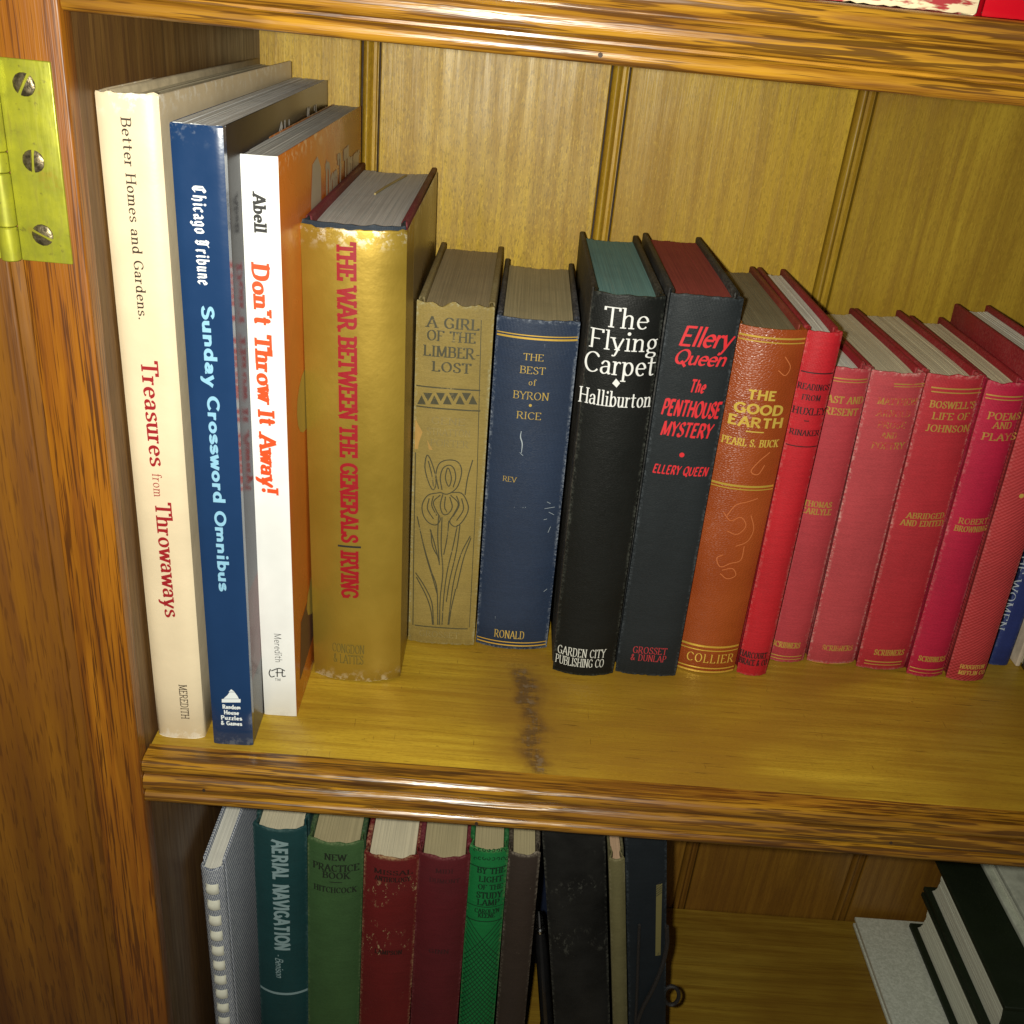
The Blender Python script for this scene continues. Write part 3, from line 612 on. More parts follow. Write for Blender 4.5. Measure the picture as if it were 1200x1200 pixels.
# 4 gold jacket
B = Book('jacketed_book', 'thick gold jacketed hardback with red slab capitals down its spine', (.0483, .0714, .0045, .0240, .0446, .2383, .1700), bulge=.0058, pw=2.4)
mar = cloth('maroon_board', (.14, .02, .028), (.3, .15, .12), .3, .003, .24); navy_c = cloth('navy_cloth', (.02, .03, .045), (.3, .3, .25), .3, .0446, .24)
B.case(mar, navy_c, p_grey(), tc=.003, fray=.0008, seed=8, inset=.0035)
gj = jacket('gold_jacket', (.33, .22, .028), .40, (.78, .74, .6), .3, h=.2345, tint=(.40, .27, .038), crinkle=.16, metal=.55)
n = 26; J = [(-.0008, .165), (-.0008, .03), (-.0007, .004)]+[(-.0006+(B.w+.0012)*i/n, B.yb(B.w*i/n)-.0006) for i in range(n+1)]+[(B.w+.0007, .004), (B.w+.0008, .03)]
jk = shell('dust_jacket', J, .0003, .0002, B.h-.002, gj, B.o, fray=.0016, seed=11, rows=16, frayb=.001)
jf = jacket('jacket_front_print', (.115, .07, .028), .28, (.5, .4, .2), .5, h=.2345, tint=(.30, .2, .05), crinkle=.3)
shell('jacket_front', [(B.w+.0008, .0302), (B.w+.0009, .08), (B.w+.0008, .165)], .0003, .0002, B.h-.002, jf, B.o, fray=.0012, seed=12)
B.b += .0007; s = B.surf(); B.vtext(s, 'THE WAR BETWEEN THE GENERALS', (395, 283), (399, 635), 23.5, 'slab', sp=-.02); B.vtext(s, 'IRVING', (399, 645), (400, 700), 21, 'slab', sp=-.02); s.build('title_lettering', ink((.28, .003, .010), (.42, .28, .04), .06), B.o)
s = B.surf(); B.rule(s, (396, 640), (423, 640.5), 2.2); s.build('divider_bar', ink((.02, .02, .02)), B.o)
s = B.surf(); B.htext(s, 'CONGDON', (389.5, 764), (427, 765), 10, 'roman', sp=0); B.htext(s, '& LATTES', (391, 776.5), (426, 777), 10, 'roman', sp=0); s.build('publisher_lettering', ink((.12, .095, .02)), B.o)
s = Surf(lambda y, z, l: (B.w+.0009+l, y, z))
for a, b, c_, d_ in ((.04, .02, .15, .16),): s.poly([(a, b), (c_, b), (c_, d_), (a, d_)])
s.build('cover_photo', ink((.035, .032, .028)), B.o)
s = Surf(lambda y, z, l: (B.w+.00105+l, y, z))
for k in range(7): a = .05+.014*k; s.poly([(a, .09+.008*(k % 3)), (a+.009, .09+.008*(k % 3)), (a+.009, .125+.006*(k % 2)), (a, .125+.006*(k % 2))])
s.build('cover_photo', ink((.14, .115, .085)), B.o)
# loose bookmark ribbon lying over the pages
tube('bookmark_ribbon', [(.020, .085, B.h-.0026), (.0225, .105, B.h-.0024), (.0262, .13, B.h-.0024), (.029, .150, B.h-.0026)], .0006, plain('ribbon_tan', (.32, .25, .1), .6), B.o, 6)

# 5 tan frayed book with iris
B = Book('hardback_book', 'frayed tan cloth hardback with an iris flower drawn on its spine', (.0940, .1071, -.0093, .0196, .0376, .1970, .1350), bulge=.0016, pw=3.2)
tanc = cloth('tan_cloth', (.245, .178, .048), (.34, .32, .19), 1., B.w, B.h, var=.35, fleck=.3, fleckcol=(.3, .2, .06)); tand = cloth('tan_board', (.20, .15, .065), (.3, .26, .14), .8, .004, B.h)
B.case(tand, tanc, pages('pages_brown', (.36, .29, .17)), tc=.0032, fray=.0022, seed=5, jl=.010)
s = B.surf()
for tx, a, b, cp in (('A GIRL', (500, 385), (562, 385.5), 13), ('OF THE', (500, 400), (557.5, 401), 12.5), ('LIMBER-', (496, 418), (563, 420), 13), ('LOST', (506, 436), (552, 437), 12)): B.htext(s, tx, a, b, cp, 'romanb', sp=.05)
s.build('title_lettering', ink((.055, .05, .025), (.3, .225, .08), .35), B.o); s = B.surf(); B.rule(s, (488, 453), (563, 456), 1.6); B.rule(s, (488, 477), (563, 480), 1.6)
for k in range(5):
    x = 489+15*k; s.poly([B.uv(p) for p in ((x, 473.5), (x+5, 463), (x+10.5, 474))])
    if k < 4: s.poly([B.uv(p) for p in ((x+7, 460), (x+18, 460.5), (x+12.5, 470))])
for pts in ([(501, 533), (498, 548), (503, 567), (508, 574), (511, 565), (508, 548), (501, 533)], [(502, 540), (506, 556), (508, 570)],
            [(514, 573), (511, 556), (515, 543), (525, 539), (536, 541), (541, 551), (538, 566), (533, 574), (524, 579), (516, 577)], [(518, 574), (516, 560), (519, 549), (526, 545), (532, 549), (534, 560), (531, 571)], [(525, 548), (522, 560), (526, 570), (529, 560), (525, 548)],
            [(516, 577), (502, 580), (495, 591), (496, 603), (502, 612), (511, 615), (516, 608), (511, 598), (508, 588), (516, 580)], [(503, 584), (501, 596), (508, 608)], [(508, 581), (506, 592), (512, 604)],
            [(528, 577), (541, 578), (548, 590), (548, 600), (541, 612), (533, 617), (527, 611), (532, 602), (537, 590), (528, 580)], [(541, 584), (543, 597), (535, 610)], [(535, 581), (538, 592), (531, 605)],
            [(519, 579), (516, 592), (519, 602), (525, 602), (530, 594), (527, 582)], [(522, 582), (521, 594), (524, 600)],
            [(554, 539), (548, 560), (545, 580)], [(489, 605), (496, 637), (505, 668), (512, 690), (513, 732)], [(490, 610), (499, 650), (508, 680), (512, 695)],
            [(487, 671), (497, 686), (506, 706), (508, 732)], [(488, 676), (499, 697), (505, 715), (507, 732)], [(504, 620), (509, 636), (515, 660)], [(505, 621), (507, 640), (515, 655)], [(514, 604), (513, 630), (515, 662)], [(518, 606), (517, 640), (519, 670), (516, 700), (515, 732)],
            [(536, 615), (531, 640), (524, 670), (520, 700), (518, 732)], [(539, 615), (535, 645), (527, 680), (523, 705)], [(526, 610), (524, 630), (520, 650)], [(551, 628), (540, 650), (531, 685), (525, 732)], [(552, 630), (543, 655), (535, 690)], [(534, 690), (529, 712), (526, 732)]): B.pline(s, pts, 1.35)
B.rule(s, (486, 734), (548, 735), 1.2); B.pline(s, [(487, 530), (485, 640), (484, 732)], 1.2, False); B.pline(s, [(564, 375), (559, 560), (550, 735)], .9, False)
s.build('spine_drawing', ink((.055, .05, .025), (.3, .225, .08), .35), B.o)
s = B.surf()
for tx, a, b, cp in (('GENE', (505, 497), (545, 498), 8), ('STRATTON', (500, 510), (551, 511), 8), ('PORTER', (504, 523), (549, 524), 8), ('GROSSET', (491, 746), (538, 747), 7)): B.htext(s, tx, a, b, cp, 'roman')
s.build('author_lettering', ink((.2, .155, .06), (.32, .24, .085), .6), B.o)
s = B.surf(); s.poly([B.uv(p) for p in ((487, 490), (490, 497), (507, 527), (486, 526))]); s.build('torn_patch', plain('bare_board', (.40, .235, .06), .8), B.o)

# 6 blue cloth
B = Book('hardback_book', 'navy cloth hardback with small gilt title and gilt rules top and foot', (.1325, .1107, -.0121, .0177, .0408, .1930, .1220), bulge=.0042, pw=2.2)
bc = cloth('navy_buckram', (.014, .027, .060), (.30, .34, .40), .8, B.w, B.h, fleck=.35, fleckcol=(.36, .42, .46), spec=.4); bd = cloth('navy_board', (.018, .02, .03), (.2, .2, .2), .5, .003, B.h)
B.case(bd, bc, p_tan(), fray=.0006, seed=9)
s = B.surf(); B.rule(s, (579, 390), (677, 399), 2.2, True); B.rule(s, (579, 387), (677, 395), 1.2, True); B.rule(s, (556, 747), (638, 756), 1.3, True); B.rule(s, (556, 744), (638, 752), 1.0, True)
s.build('gilt_rule', ink(GOLD, (.02, .04, .09), .25, .5, .4), B.o)
s = B.surf()
for tx, a, b, cp in (('THE', (613, 421.5), (637, 423.5), 8), ('BEST', (609, 437), (639, 439), 8.5), ('of', (619, 451), (628, 452), 7), ('BYRON', (601, 466.5), (643, 469), 9), ('RICE', (605, 490), (634, 492), 8.5), ('REV', (589, 563.5), (605, 565), 6), ('RONALD', (579, 745.5), (614, 749), 9)): B.htext(s, tx, a, b, cp, 'roman')
s.poly([(B.uv((621.5, 475))[0]+.0008*math.cos(i*.7), B.uv((621.5, 475))[1]+.0008*math.sin(i*.7)) for i in range(9)])
s.build('title_lettering', ink((.62, .44, .1), (.03, .05, .09), .3, .4, .4), B.o)
s = B.surf()
for pts in ([(611, 505), (610, 512), (612, 520), (611, 531)], [(609, 530), (613, 534)], [(641, 588), (645, 590)], [(638, 596), (650, 594)], [(643, 600), (649, 603)], [(637, 609), (641, 608)], [(645, 617), (642, 624)], [(641, 690), (637, 693)]): B.pline(s, pts, 1.3, True, True)
s.build('scuff_mark', ink((.38, .44, .48)), B.o)

# 7 black book
B = Book('hardback_book', 'black cloth hardback with large white lower-case title and blue-green page tops', (.1764, .0905, -.0001, .0190, .0338, .2141, .1350), bulge=.0042, pw=2.2)
kc = cloth('black_cloth', (.006, .007, .0065), (.12, .13, .11), .5, B.w, B.h, spec=.22, rough=.55, fleck=.2, fleckcol=(.12, .13, .12), weave=.5); kd = cloth('black_board', (.02, .018, .015), (.12, .11, .09), .5, .003, B.h)
B.case(kd, kc, pages('pages_teal', (.16, .31, .30), (.30, .38, .32)), fray=.0006, seed=13)
s = B.surf()
for tx, a, b, cp in (('The', (706, 383), (760, 385), 24), ('Flying', (690, 406), (770, 411), 23), ('Carpet', (683, 434), (767, 439), 24), ('Halliburton', (677.5, 471), (762, 475.5), 18)): B.htext(s, tx, a, b, cp, 'roman', sp=.02)
s.poly([B.uv(p) for p in ((722, 443.5), (726.5, 449), (722.5, 454), (717.5, 449))])
s.build('title_lettering', ink((.74, .75, .74), (.05, .05, .05), .2), B.o)
s = B.surf(); B.htext(s, 'GARDEN CITY', (653, 765), (709, 769.5), 10, 'roman'); B.htext(s, 'PUBLISHING CO', (650.5, 776), (707, 780.5), 10, 'roman', sp=.03); s.build('publisher_lettering', ink((.62, .63, .58)), B.o)

# 8 charcoal book with red brush title
B = Book('hardback_book', 'charcoal cloth hardback with red brush-script title and red page tops', (.2118, .0935, -.0059, .0146, .0340, .2160, .1360), bulge=.0020, pw=3.5)
cc_ = cloth('charcoal_cloth', (.013, .017, .020), (.13, .15, .17), .5, B.w, B.h, spec=.25, rough=.6, weave=.7); cdk = cloth('charcoal_board', (.022, .022, .022), (.13, .13, .12), .5, .003, B.h)
B.case(cdk, cc_, pages('pages_red', (.33, .065, .05), (.23, .045, .035)), fray=.0012, seed=14, jl=.011)
s = B.surf(); RD = (.62, .022, .03)
B.htext(s, 'Ellery', (794, 404), (856, 409), 24, 'brush', sp=-.05); B.htext(s, 'Queen', (788, 426.5), (849, 429), 18, 'brush', sp=-.03); B.htext(s, 'The', (807, 459), (825, 461), 15, 'brush'); B.htext(s, 'PENTHOUSE', (774, 486), (842, 489), 19, 'brush', sp=.02); B.htext(s, 'MYSTERY', (773, 510), (832, 513), 17, 'brush', sp=.02)
B.htext(s, 'ELLERY QUEEN', (764, 554.5), (828, 556.5), 10.5, 'brush'); c0 = B.uv((799, 533)); s.poly([(c0[0]+.0013*math.cos(i*.52), c0[1]+.0013*math.sin(i*.52)) for i in range(12)])
s.build('title_lettering', ink(RD, (.03, .02, .02), .12), B.o)
s = B.surf(); B.htext(s, 'GROSSET', (741, 765), (781, 767), 8, 'roman'); B.htext(s, '& DUNLAP', (738.5, 773.5), (780, 775.5), 7.5, 'roman'); s.build('publisher_lettering', ink((.4, .03, .04)), B.o)

# 9 orange-brown leather with gilt bands
B = Book('hardback_book', 'orange-brown grained leather hardback with gilt bands and blocky gilt title', (.2475, .1028, -.0017, .0118, .0333, .2016, .1290), bulge=.0046, pw=2.2)
t = NT('orange_leather'); c = t.co(); big = t.noise(c, 25, 4); vo = t.n('ShaderNodeTexVoronoi', feature='DISTANCE_TO_EDGE'); t.put(vo.inputs['Vector'], t.mapc((600, 600, 1100))); vo.inputs['Scale'].default_value = 1.
fn = t.noise(c, 900, 3); hg_ = t.math('ADD', t.rng(vo.outputs[0], 0, .25), t.math('MULTIPLY', fn, .5))
lea = t.fin(t.mix(t.rng(big, .3, .7), (.245, .044, .008), (.32, .065, .012)), t.rng(big, .3, .7, .28, .4), t.bump(hg_, .3, .0005), spec=.55)
B.case(cloth('brick_board', (.21, .032, .02), (.3, .1, .06), .4, .003, B.h), lea, pages('pages_olive', (.26, .22, .13)), fray=.0003, seed=15)
s = B.surf()
for a, b, px in (((866, 390), (944, 397), 2.2), ((866, 395.5), (943, 402), 1.4), ((831, 562), (902, 570), 2.4), ((831, 566), (901, 573.5), 1.2), ((797, 749), (860, 758), 2.2), ((797, 754), (860, 762), 1.2), ((792, 774), (860, 781), 1.4), ((791, 778), (860, 785), 2.0)): B.rule(s, a, b, px, True)
s.build('gilt_rule', ink((.86, .58, .09), (.35, .1, .02), .3, .6, .3), B.o)
s = B.surf(); B.htext(s, 'THE', (875, 467), (909, 470), 12, 'sansb', jit=.03); B.htext(s, 'GOOD', (859, 482), (916, 487), 13, 'sansb', jit=.03); B.htext(s, 'EARTH', (852, 496), (916, 501), 12.5, 'sansb', jit=.03)
B.rule(s, (874, 505), (895, 507), 1.5); B.htext(s, 'PEARL S. BUCK', (845, 518), (911, 523), 9, 'romanb'); B.htext(s, 'COLLIER', (804, 771), (858, 776), 10.5, 'roman', sp=.15)
s.build('title_lettering', ink((.82, .58, .1), (.34, .09, .02), .34, .45, .35), B.o)
s = B.surf()
for pts in ([(852, 604), (862, 592), (876, 588), (888, 584)], [(848, 600), (856, 610), (868, 606), (874, 616), (864, 626), (852, 622)], [(880, 604), (883, 620), (876, 634), (862, 640)], [(872, 640), (868, 656), (856, 660), (844, 664), (840, 654), (847, 650)], [(846, 668), (858, 666), (862, 674), (852, 678), (844, 672)], [(896, 545), (888, 556), (880, 552), (890, 540), (902, 530)], [(920, 418), (926, 430), (920, 440), (912, 434)]): B.pline(s, pts, 1.0)
s.build('embossed_scroll', ink((.50, .15, .05), rough=.3), B.o)

# 10..15 red cloth books
def red(label, geo, col, wear, amt, seed, bulge=.003, pg=None, pw=2.3, fray=.0008, grid=False, bd=(.24, .014, .020), z0=0.):
    b = Book('hardback_book', label, geo, bulge=bulge, pw=pw, group=None, z0=z0)
    b.case(cloth('red_board', bd, (.32, .08, .07), .5, .003, geo[5]), cloth('red_cloth', col, wear, amt, geo[4], geo[5], fleck=.25, fleckcol=(.55, .25, .22), grid=grid, var=.28), pg or p_cream(), fray=fray, seed=seed)
    return b
PK = (.62, .34, .30); G2 = (.55, .33, .07); UN = (.44, .035, .046)
B = red('slim bright red hardback with black printed title panel, beside the orange-brown leather book', (.2824, .1024, -.0131, .0200, .0168, .2022, .1280), (.43, .012, .020), PK, .35, 21, pg=p_white())
s = B.surf()
for tx, a, b, cp in (('READINGS', (934, 454), (971, 457), 7.5), ('FROM', (939, 468), (961, 470), 7), ('HUXLEY', (928, 482), (966, 486), 8.5), ('RINAKER', (924.5, 507.5), (959, 510), 7), ('HARCOURT', (866.5, 768), (898, 770), 7), ('BRACE & CO', (865.5, 776), (898, 778), 7)): B.htext(s, tx, a, b, cp, 'romanb')
B.rule(s, (942, 493), (948, 493.5), 1.2); B.rule(s, (937, 433), (975, 438), 1.5, True); B.rule(s, (919, 519), (955, 523), 1.2, True); s.build('title_lettering', ink((.035, .008, .01)), B.o)
SH = [
 ('faded red cloth hardback half hidden behind a taller slim red book', (.3045, .1181, .0326, .0290, .0205, .1805, .1180), (.40, .040, .052), .6, 22, p_white(),
   [((977, 441), (1016, 445), 1.4), ((977, 444.5), (1016, 448.5), 1.), ((903, 764), (939, 769), 1.2), ((902, 767.5), (938, 772), 1.)],
   [('PAST AND', (962, 469), (1010, 473), 8.5), ('PRESENT', (959, 483), (1004, 487), 8.5), ('THOMAS', (941, 591.5), (974, 594.5), 7), ('CARLYLE', (938, 600), (973, 603), 7), ('SCRIBNERS', (904, 756), (937, 758.5), 6.5)], .35),
 ('faded pinkish red hardback with pale worn edges and nearly lost gilt title', (.3276, .1203, .0161, .0384, .0280, .1797, .1200), (.41, .050, .060), 1.2, 23, p_cream(),
   [((1048, 448), (1083, 451), 1.4), ((1048, 451), (1083, 454), 1.), ((952, 772), (998, 778), 1.)],
   [('MATTHEW', (1028, 472), (1073, 475), 8), ('ARNOLD', (1027, 486.5), (1066, 489), 8), ('PROSE', (1028, 500), (1060, 503), 8), ('AND', (1032, 513), (1050, 514), 7), ('POETRY', (1021, 524), (1058, 527), 8), ('SCRIBNERS', (963, 760), (998, 763), 6.5)], .75),
 ('red cloth hardback with clear gilt double rule and three-line gilt title', (.3565, .1181, .0210, .0456, .0291, .1815, .1200), (.38, .022, .032), .7, 24, p_cream(),
   [((1092, 451), (1150, 457.5), 1.7), ((1092, 456), (1149, 462), 1.4), ((1014, 771), (1056, 777), 1.3), ((1013, 774.5), (1055, 780), 1.)],
   [("BOSWELL'S", (1089, 476), (1141, 479), 8.5), ('LIFE OF', (1092, 489.5), (1134, 493), 8.5), ('JOHNSON', (1084, 503), (1134, 507), 8.5), ('ABRIDGED', (1062, 605.5), (1105, 608), 7), ('AND EDITED', (1055, 613.5), (1104, 616.5), 7), ('SCRIBNERS', (1024, 765.5), (1058, 768.5), 6.8)], .15),
 ('vivid crimson cloth hardback with dulled gilt title between two red books', (.3855, .1150, -.0038, .0415, .0208, .1814, .1180), (.40, .010, .042), .45, 25, p_cream(),
   [((1156, 460), (1198, 466), 1.6), ((1155, 464), (1197, 470), 1.2), ((1067, 778), (1105, 785), 1.2), ((1066, 782), (1104, 789), 1.)],
   [('POEMS', (1157, 489), (1194, 493), 9), ('AND', (1163, 501), (1184, 503), 8), ('PLAYS', (1150, 513), (1189, 517), 9), ('ROBERT', (1123, 611.5), (1156, 614), 7), ('BROWNING', (1118, 620), (1155, 623), 7), ('SCRIBNERS', (1076, 772), (1106, 775.5), 6.5)], .5)]
for lab, geo, col, amt, sd, pg, rules, txts, wr in SH:
    B = red(lab, geo, col, PK, amt, sd, pg=pg, fray=.0010)
    s = B.surf()
    for a, b, px in rules: B.rule(s, a, b, px)
    s.build('gilt_rule', ink(G2, UN, min(.6, wr), .4, .4), B.o)
    s = B.surf()
    for tx, a, b, cp in txts: B.htext(s, tx, a, b, cp, 'romanb')
    s.build('title_lettering', ink(G2, UN, wr, .4, .4), B.o)
B = red('red hardback with a fine checked weave, last of the red books', (.4087, .1140, -.0100, .0460, .0216, .1925, .1130), (.40, .036, .040), PK, .25, 26, bulge=.0028, pg=p_white(), grid=True, fray=.0003)
s = B.surf(); B.htext(s, 'HOUGHTON', (1125, 781), (1152, 784.5), 5, 'romanb'); B.htext(s, 'MIFFLIN CO', (1123, 787.5), (1152, 791), 5, 'romanb'); c0 = B.uv((1197, 581)); s.poly([(c0[0]+.0013*math.cos(i*.52), c0[1]+.0013*math.sin(i*.52)) for i in range(12)], True)
s.build('title_lettering', ink((.7, .46, .1), UN, .1, .4, .4), B.o)
# 16 small blue book, 17 black book at the end
B = Book('hardback_book', 'small royal blue book with silver capitals, behind the checked red book', (.4420, .1320, .0, .0250, .0112, .1700, .1100), bulge=.0010, pw=4)
B.case(cloth('royal_board', (.01, .02, .10), (.2, .2, .3), .3, .003, .17), cloth('royal_cloth', (.012, .026, .14), (.2, .25, .35), .4, .0112, .17, spec=.5), p_white(), tc=.002, seed=30)
s = B.surf(); B.vtext(s, 'THE WOMEN', (1196, 640), (1172, 738), 9, 'roman'); s.build('title_lettering', ink((.4, .45, .5)), B.o)
B = Book('hardback_book', 'black-spined book with a cream board, at the end of the red row', (.4585, .1290, .0, .0200, .0240, .1750, .1150), bulge=.0008, pw=5)
shell('spine', [(.003, .0028)]+[(.003+(B.w-.0030)*i/10, B.yb(.003+(B.w-.003)*i/10)) for i in range(11)]+[(B.w, .006)], .0012, .0002, B.h, plain('black_gloss', (.012, .012, .013), .3), B.o, fray=.0004, seed=31, frayb=.001)
box('back_cover', (0, .003, 0), (.0028, B.d, B.h), plain('cream_board', (.55, .46, .36), .6), B.o); box('front_cover', (B.w-.0028, .0062, 0), (B.w, B.d, B.h), plain('black_board_gloss', (.02, .02, .02), .4), B.o); B.block(p_cream(), .003, .003, 0, .004, 0.)

# ------------------------------------------------------------------ books on the upper shelf (only their feet show)
B = Book('hardback_book', 'worn red book with torn cream paper at its foot, on the shelf above', (.2290, .0110, 0, 0, .0520, .22, .15), z0=H2+.0012, bulge=.004, pw=2.2)
tt = NT('torn_red'); c = tt.co(); m_ = tt.rng(tt.noise(tt.mapc((60, 60, 260), (.3, 0, .2)), 1, 4, .6), .45, .52); 
torn = tt.fin(tt.mix(m_, (.34, .03, .035), (.72, .62, .40)), .6, tt.bump(m_, .4, .0006))
B.case(cloth('red_board_up', (.30, .03, .03), PK, .5, .003, .22), torn, p_cream(), fray=.001, seed=40)
B = Book('hardback_book', 'glossy scarlet book standing on the shelf above', (.2830, .0110, 0, 0, .0400, .22, .15), z0=H2+.0012, bulge=.002, pw=3)
gr_ = jacket('scarlet_gloss', (.42, .004, .012), .15, (.6, .2, .2), .0, crinkle=.05); B.case(gr_, gr_, p_white(), seed=41)
B = Book('hardback_book', 'dull red book beside the torn red one, on the shelf above', (.1900, .0110, 0, 0, .0380, .21, .15), z0=H2+.0012, bulge=.003, pw=3)
B.case(cloth('red_board_up', (.22, .02, .02), PK, .5, .003, .21), cloth('red_cloth_up', (.30, .02, .03), PK, .6, .038, .21), p_cream(), seed=42)

# ------------------------------------------------------------------ lower shelf
def low(name, label, x, y, ln, w, h, d=.15, bulge=.004, pw=2.2): return Book(name, label, (x, y, 0, ln, w, h, d), z0=Z2+.0004, bulge=bulge, pw=pw)
# denim notebook with comb binding
B = low('comb_bound_notebook', 'denim-patterned comb-bound notebook with white binding teeth', -.0085, .045, .0146, .0130, .2444, .17, .0035, 2.)
B.o['category'] = 'notebook'
t = NT('denim_weave'); sp_ = t.n('ShaderNodeSeparateXYZ'); t.put(sp_.inputs[0], t.co()); dg = t.math('ADD', t.math('ADD', sp_.outputs[1], sp_.outputs[0]), t.math('MULTIPLY', sp_.outputs[2], -.7))
tw = t.math('SINE', t.math('MULTIPLY', dg, 2*math.pi/.0021)); tw2 = t.math('SINE', t.math('MULTIPLY', t.math('ADD', sp_.outputs[2], t.math('MULTIPLY', sp_.outputs[0], .8)), 2*math.pi/.0019)); wv_ = t.math('ADD', t.math('MULTIPLY', t.math('MULTIPLY', tw, tw2), .8), t.math('SUBTRACT', t.noise(t.co(), 900, 2), .5))
dcol = t.mix(t.rng(wv_, -.16, .26), (.07, .09, .16), (.70, .73, .76)); dcol = t.mix(t.math('MULTIPLY', t.noise(t.co(), 40, 3), .4), dcol, (.14, .16, .2))
den = t.fin(dcol, .75, t.bump(wv_, .4, .0004))
box('back_cover', (0, .004, 0), (.0018, B.d, B.h), den, B.o); box('front_cover', (B.w-.0018, .004, 0), (B.w, B.d, B.h), den, B.o)
shell('spine', [(.0009, .0045), (.0001, .002)]+[(B.w*i/14, B.yb(B.w*i/14)) for i in range(15)]+[(B.w-.0001, .002), (B.w-.0009, .0045)], .0012, .0004, B.h-.0016, den, B.o, fray=.0006, seed=50)
B.block(p_white(), .002, .003, 0, .005, 0.)
ivory = plain('comb_ivory', (.80, .80, .68), .4, var=.06)
B.b += .0006
for k in range(18):
    zc = B.h-.0165-.0128*k
    v, f = [], []; nn_ = 8
    for r in range(4):
        for i in range(nn_+1):
            uu = B.w*(.23+.54*i/nn_); e = .0012 if (0 < i < nn_ and 0 < r < 3) else .0002
            v.append(B.spine_pt(uu, zc-.0040+.0080*r/3, e))
    for r in range(3):
        for i in range(nn_): a = r*(nn_+1)+i; f.append((a, a+1, a+nn_+2, a+nn_+1))
    link('binding_tooth', v, f, ivory, B.o, 80)
# dark teal
B = low('hardback_book', 'dark teal hardback with pale slanted capitals running down its spine', .0120, .07, .0019, .0316, .2530, .15, .005)
B.case(cloth('teal_board', (.010, .045, .045), (.15, .2, .18), .4, .003, .25), cloth('teal_cloth', (.010, .052, .056), (.12, .2, .2), .5, .0316, .253), p_cream(), fray=.001, seed=51)
s = B.surf(); B.vtext(s, 'AERIAL NAVIGATION', (315, 983), (325, 1113), 19, 'sansb', sp=.05); B.vtext(s, '- Benison', (322, 1117), (324, 1145), 9, 'brush', sp=0); B.rule(s, (306, 1158), (357, 1158), 2.4, True); s.build('title_lettering', ink((.26, .38, .40)), B.o)
# green
B = low('hardback_book', 'mid green cloth hardback with black title beside the dark teal book', .0450, .06, -.0019, .0326, .2552, .15, .004)
B.case(cloth('green_board', (.03, .07, .03), (.2, .22, .12), .4, .003, .25), cloth('green_cloth', (.045, .105, .035), (.20, .25, .12), .7, .0328, .2552), p_tan(), fray=.001, seed=52)
s = B.surf()
for tx, a, b, cp in (('NEW', (380, 1007.5), (406, 1008), 7.5), ('PRACTICE', (367, 1017), (421, 1018), 8), ('BOOK', (378, 1028.5), (410, 1029), 7.5), ('HITCHCOCK', (368, 1042.5), (418, 1043), 6.5)): B.htext(s, tx, a, b, cp, 'romanb')
B.rule(s, (386, 1033.5), (401, 1034), 1); s.build('title_lettering', ink((.014, .022, .012)), B.o)
# worn red
B = low('hardback_book', 'badly rubbed dark red hardback with frayed spine cap', .0789, .055, -.0004, .0320, .2527, .15, .0045)
wr = cloth('rubbed_red', (.13, .010, .010), (.38, .24, .12), 1., .032, .2527, fleck=.85, fleckcol=(.42, .32, .16)); B.case(cloth('rubbed_board', (.12, .012, .014), (.4, .2, .12), 1., .003, .25), wr, p_cream(), fray=.003, seed=53)
s = B.surf(); B.htext(s, 'MISSAL', (438, 1024), (484, 1021), 5.5, 'romanb'); B.htext(s, 'ANTHOLOGY', (439, 1032), (481, 1030), 5.5, 'romanb'); B.htext(s, 'LAMPSON', (439, 1119), (471, 1115), 5, 'romanb'); s.build('title_lettering', ink((.025, .008, .006)), B.o)
# plain dark red
B = low('hardback_book', 'plain dark crimson hardback beside the bright green one', .1128, .055, .0111, .0300, .2557, .15, .0045)
B.case(cloth('crimson_board', (.11, .012, .02), (.3, .1, .1), .5, .003, .25), cloth('crimson_cloth', (.10, .010, .014), (.28, .10, .10), .6, .03, .2557, fleck=.2), p_tan(), fray=.0012, seed=54)
s = B.surf(); B.htext(s, 'MIDI', (510, 1024), (531, 1022), 5, 'romanb'); B.htext(s, 'DUMONT', (503, 1034), (539, 1032), 5, 'romanb'); B.htext(s, 'GINN', (502, 1118), (526, 1115), 5, 'romanb'); s.build('title_lettering', ink((.05, .01, .012)), B.o)
# bright green
B = low('hardback_book', 'slim bright green hardback with black ornament and cross-hatched lower spine', .1451, .06, .0232, .0226, .2581, .14, .0035)
B.case(cloth('bright_green_board', (.008, .10, .025), (.1, .2, .1), .4, .003, .25), cloth('bright_green_cloth', (.008, .165, .042), (.3, .35, .15), .45, .0226, .2581), p_tan(), fray=.0014, seed=55)
s = B.surf()
for tx, a, b, cp in (('BY THE', (559, 1022), (592, 1021), 7.5), ('LIGHT', (561, 1032.5), (589, 1031.5), 7), ('OF THE', (560, 1041), (589, 1040), 6), ('STUDY', (558, 1051.5), (588, 1050), 7.5), ('LAMP', (559, 1060), (585, 1059), 7), ('CAROLYN', (556, 1068.5), (585, 1067.5), 5), ('KEENE', (560, 1075), (580, 1074), 5)): B.htext(s, tx, a, b, cp, 'romanb', sp=.04)
B.rule(s, (553, 1013.5), (597, 1012), 1, True); B.rule(s, (552, 1059.5), (590, 1058.5), .8, True); B.rule(s, (551, 1077), (588, 1075), 1, True)
for k in range(8):
    for yy in (996, 1006):
        c0 = B.uv((557+5.3*k, yy)); s.line([(c0[0]+.0011*math.cos(a_*.6+k)*(1-a_*.06), c0[1]+.0014*math.sin(a_*.6+k)*(1-a_*.06)) for a_ in range(9)], .0005)
u0, v1 = 0.0008, B.uv((568, 1078))[1]
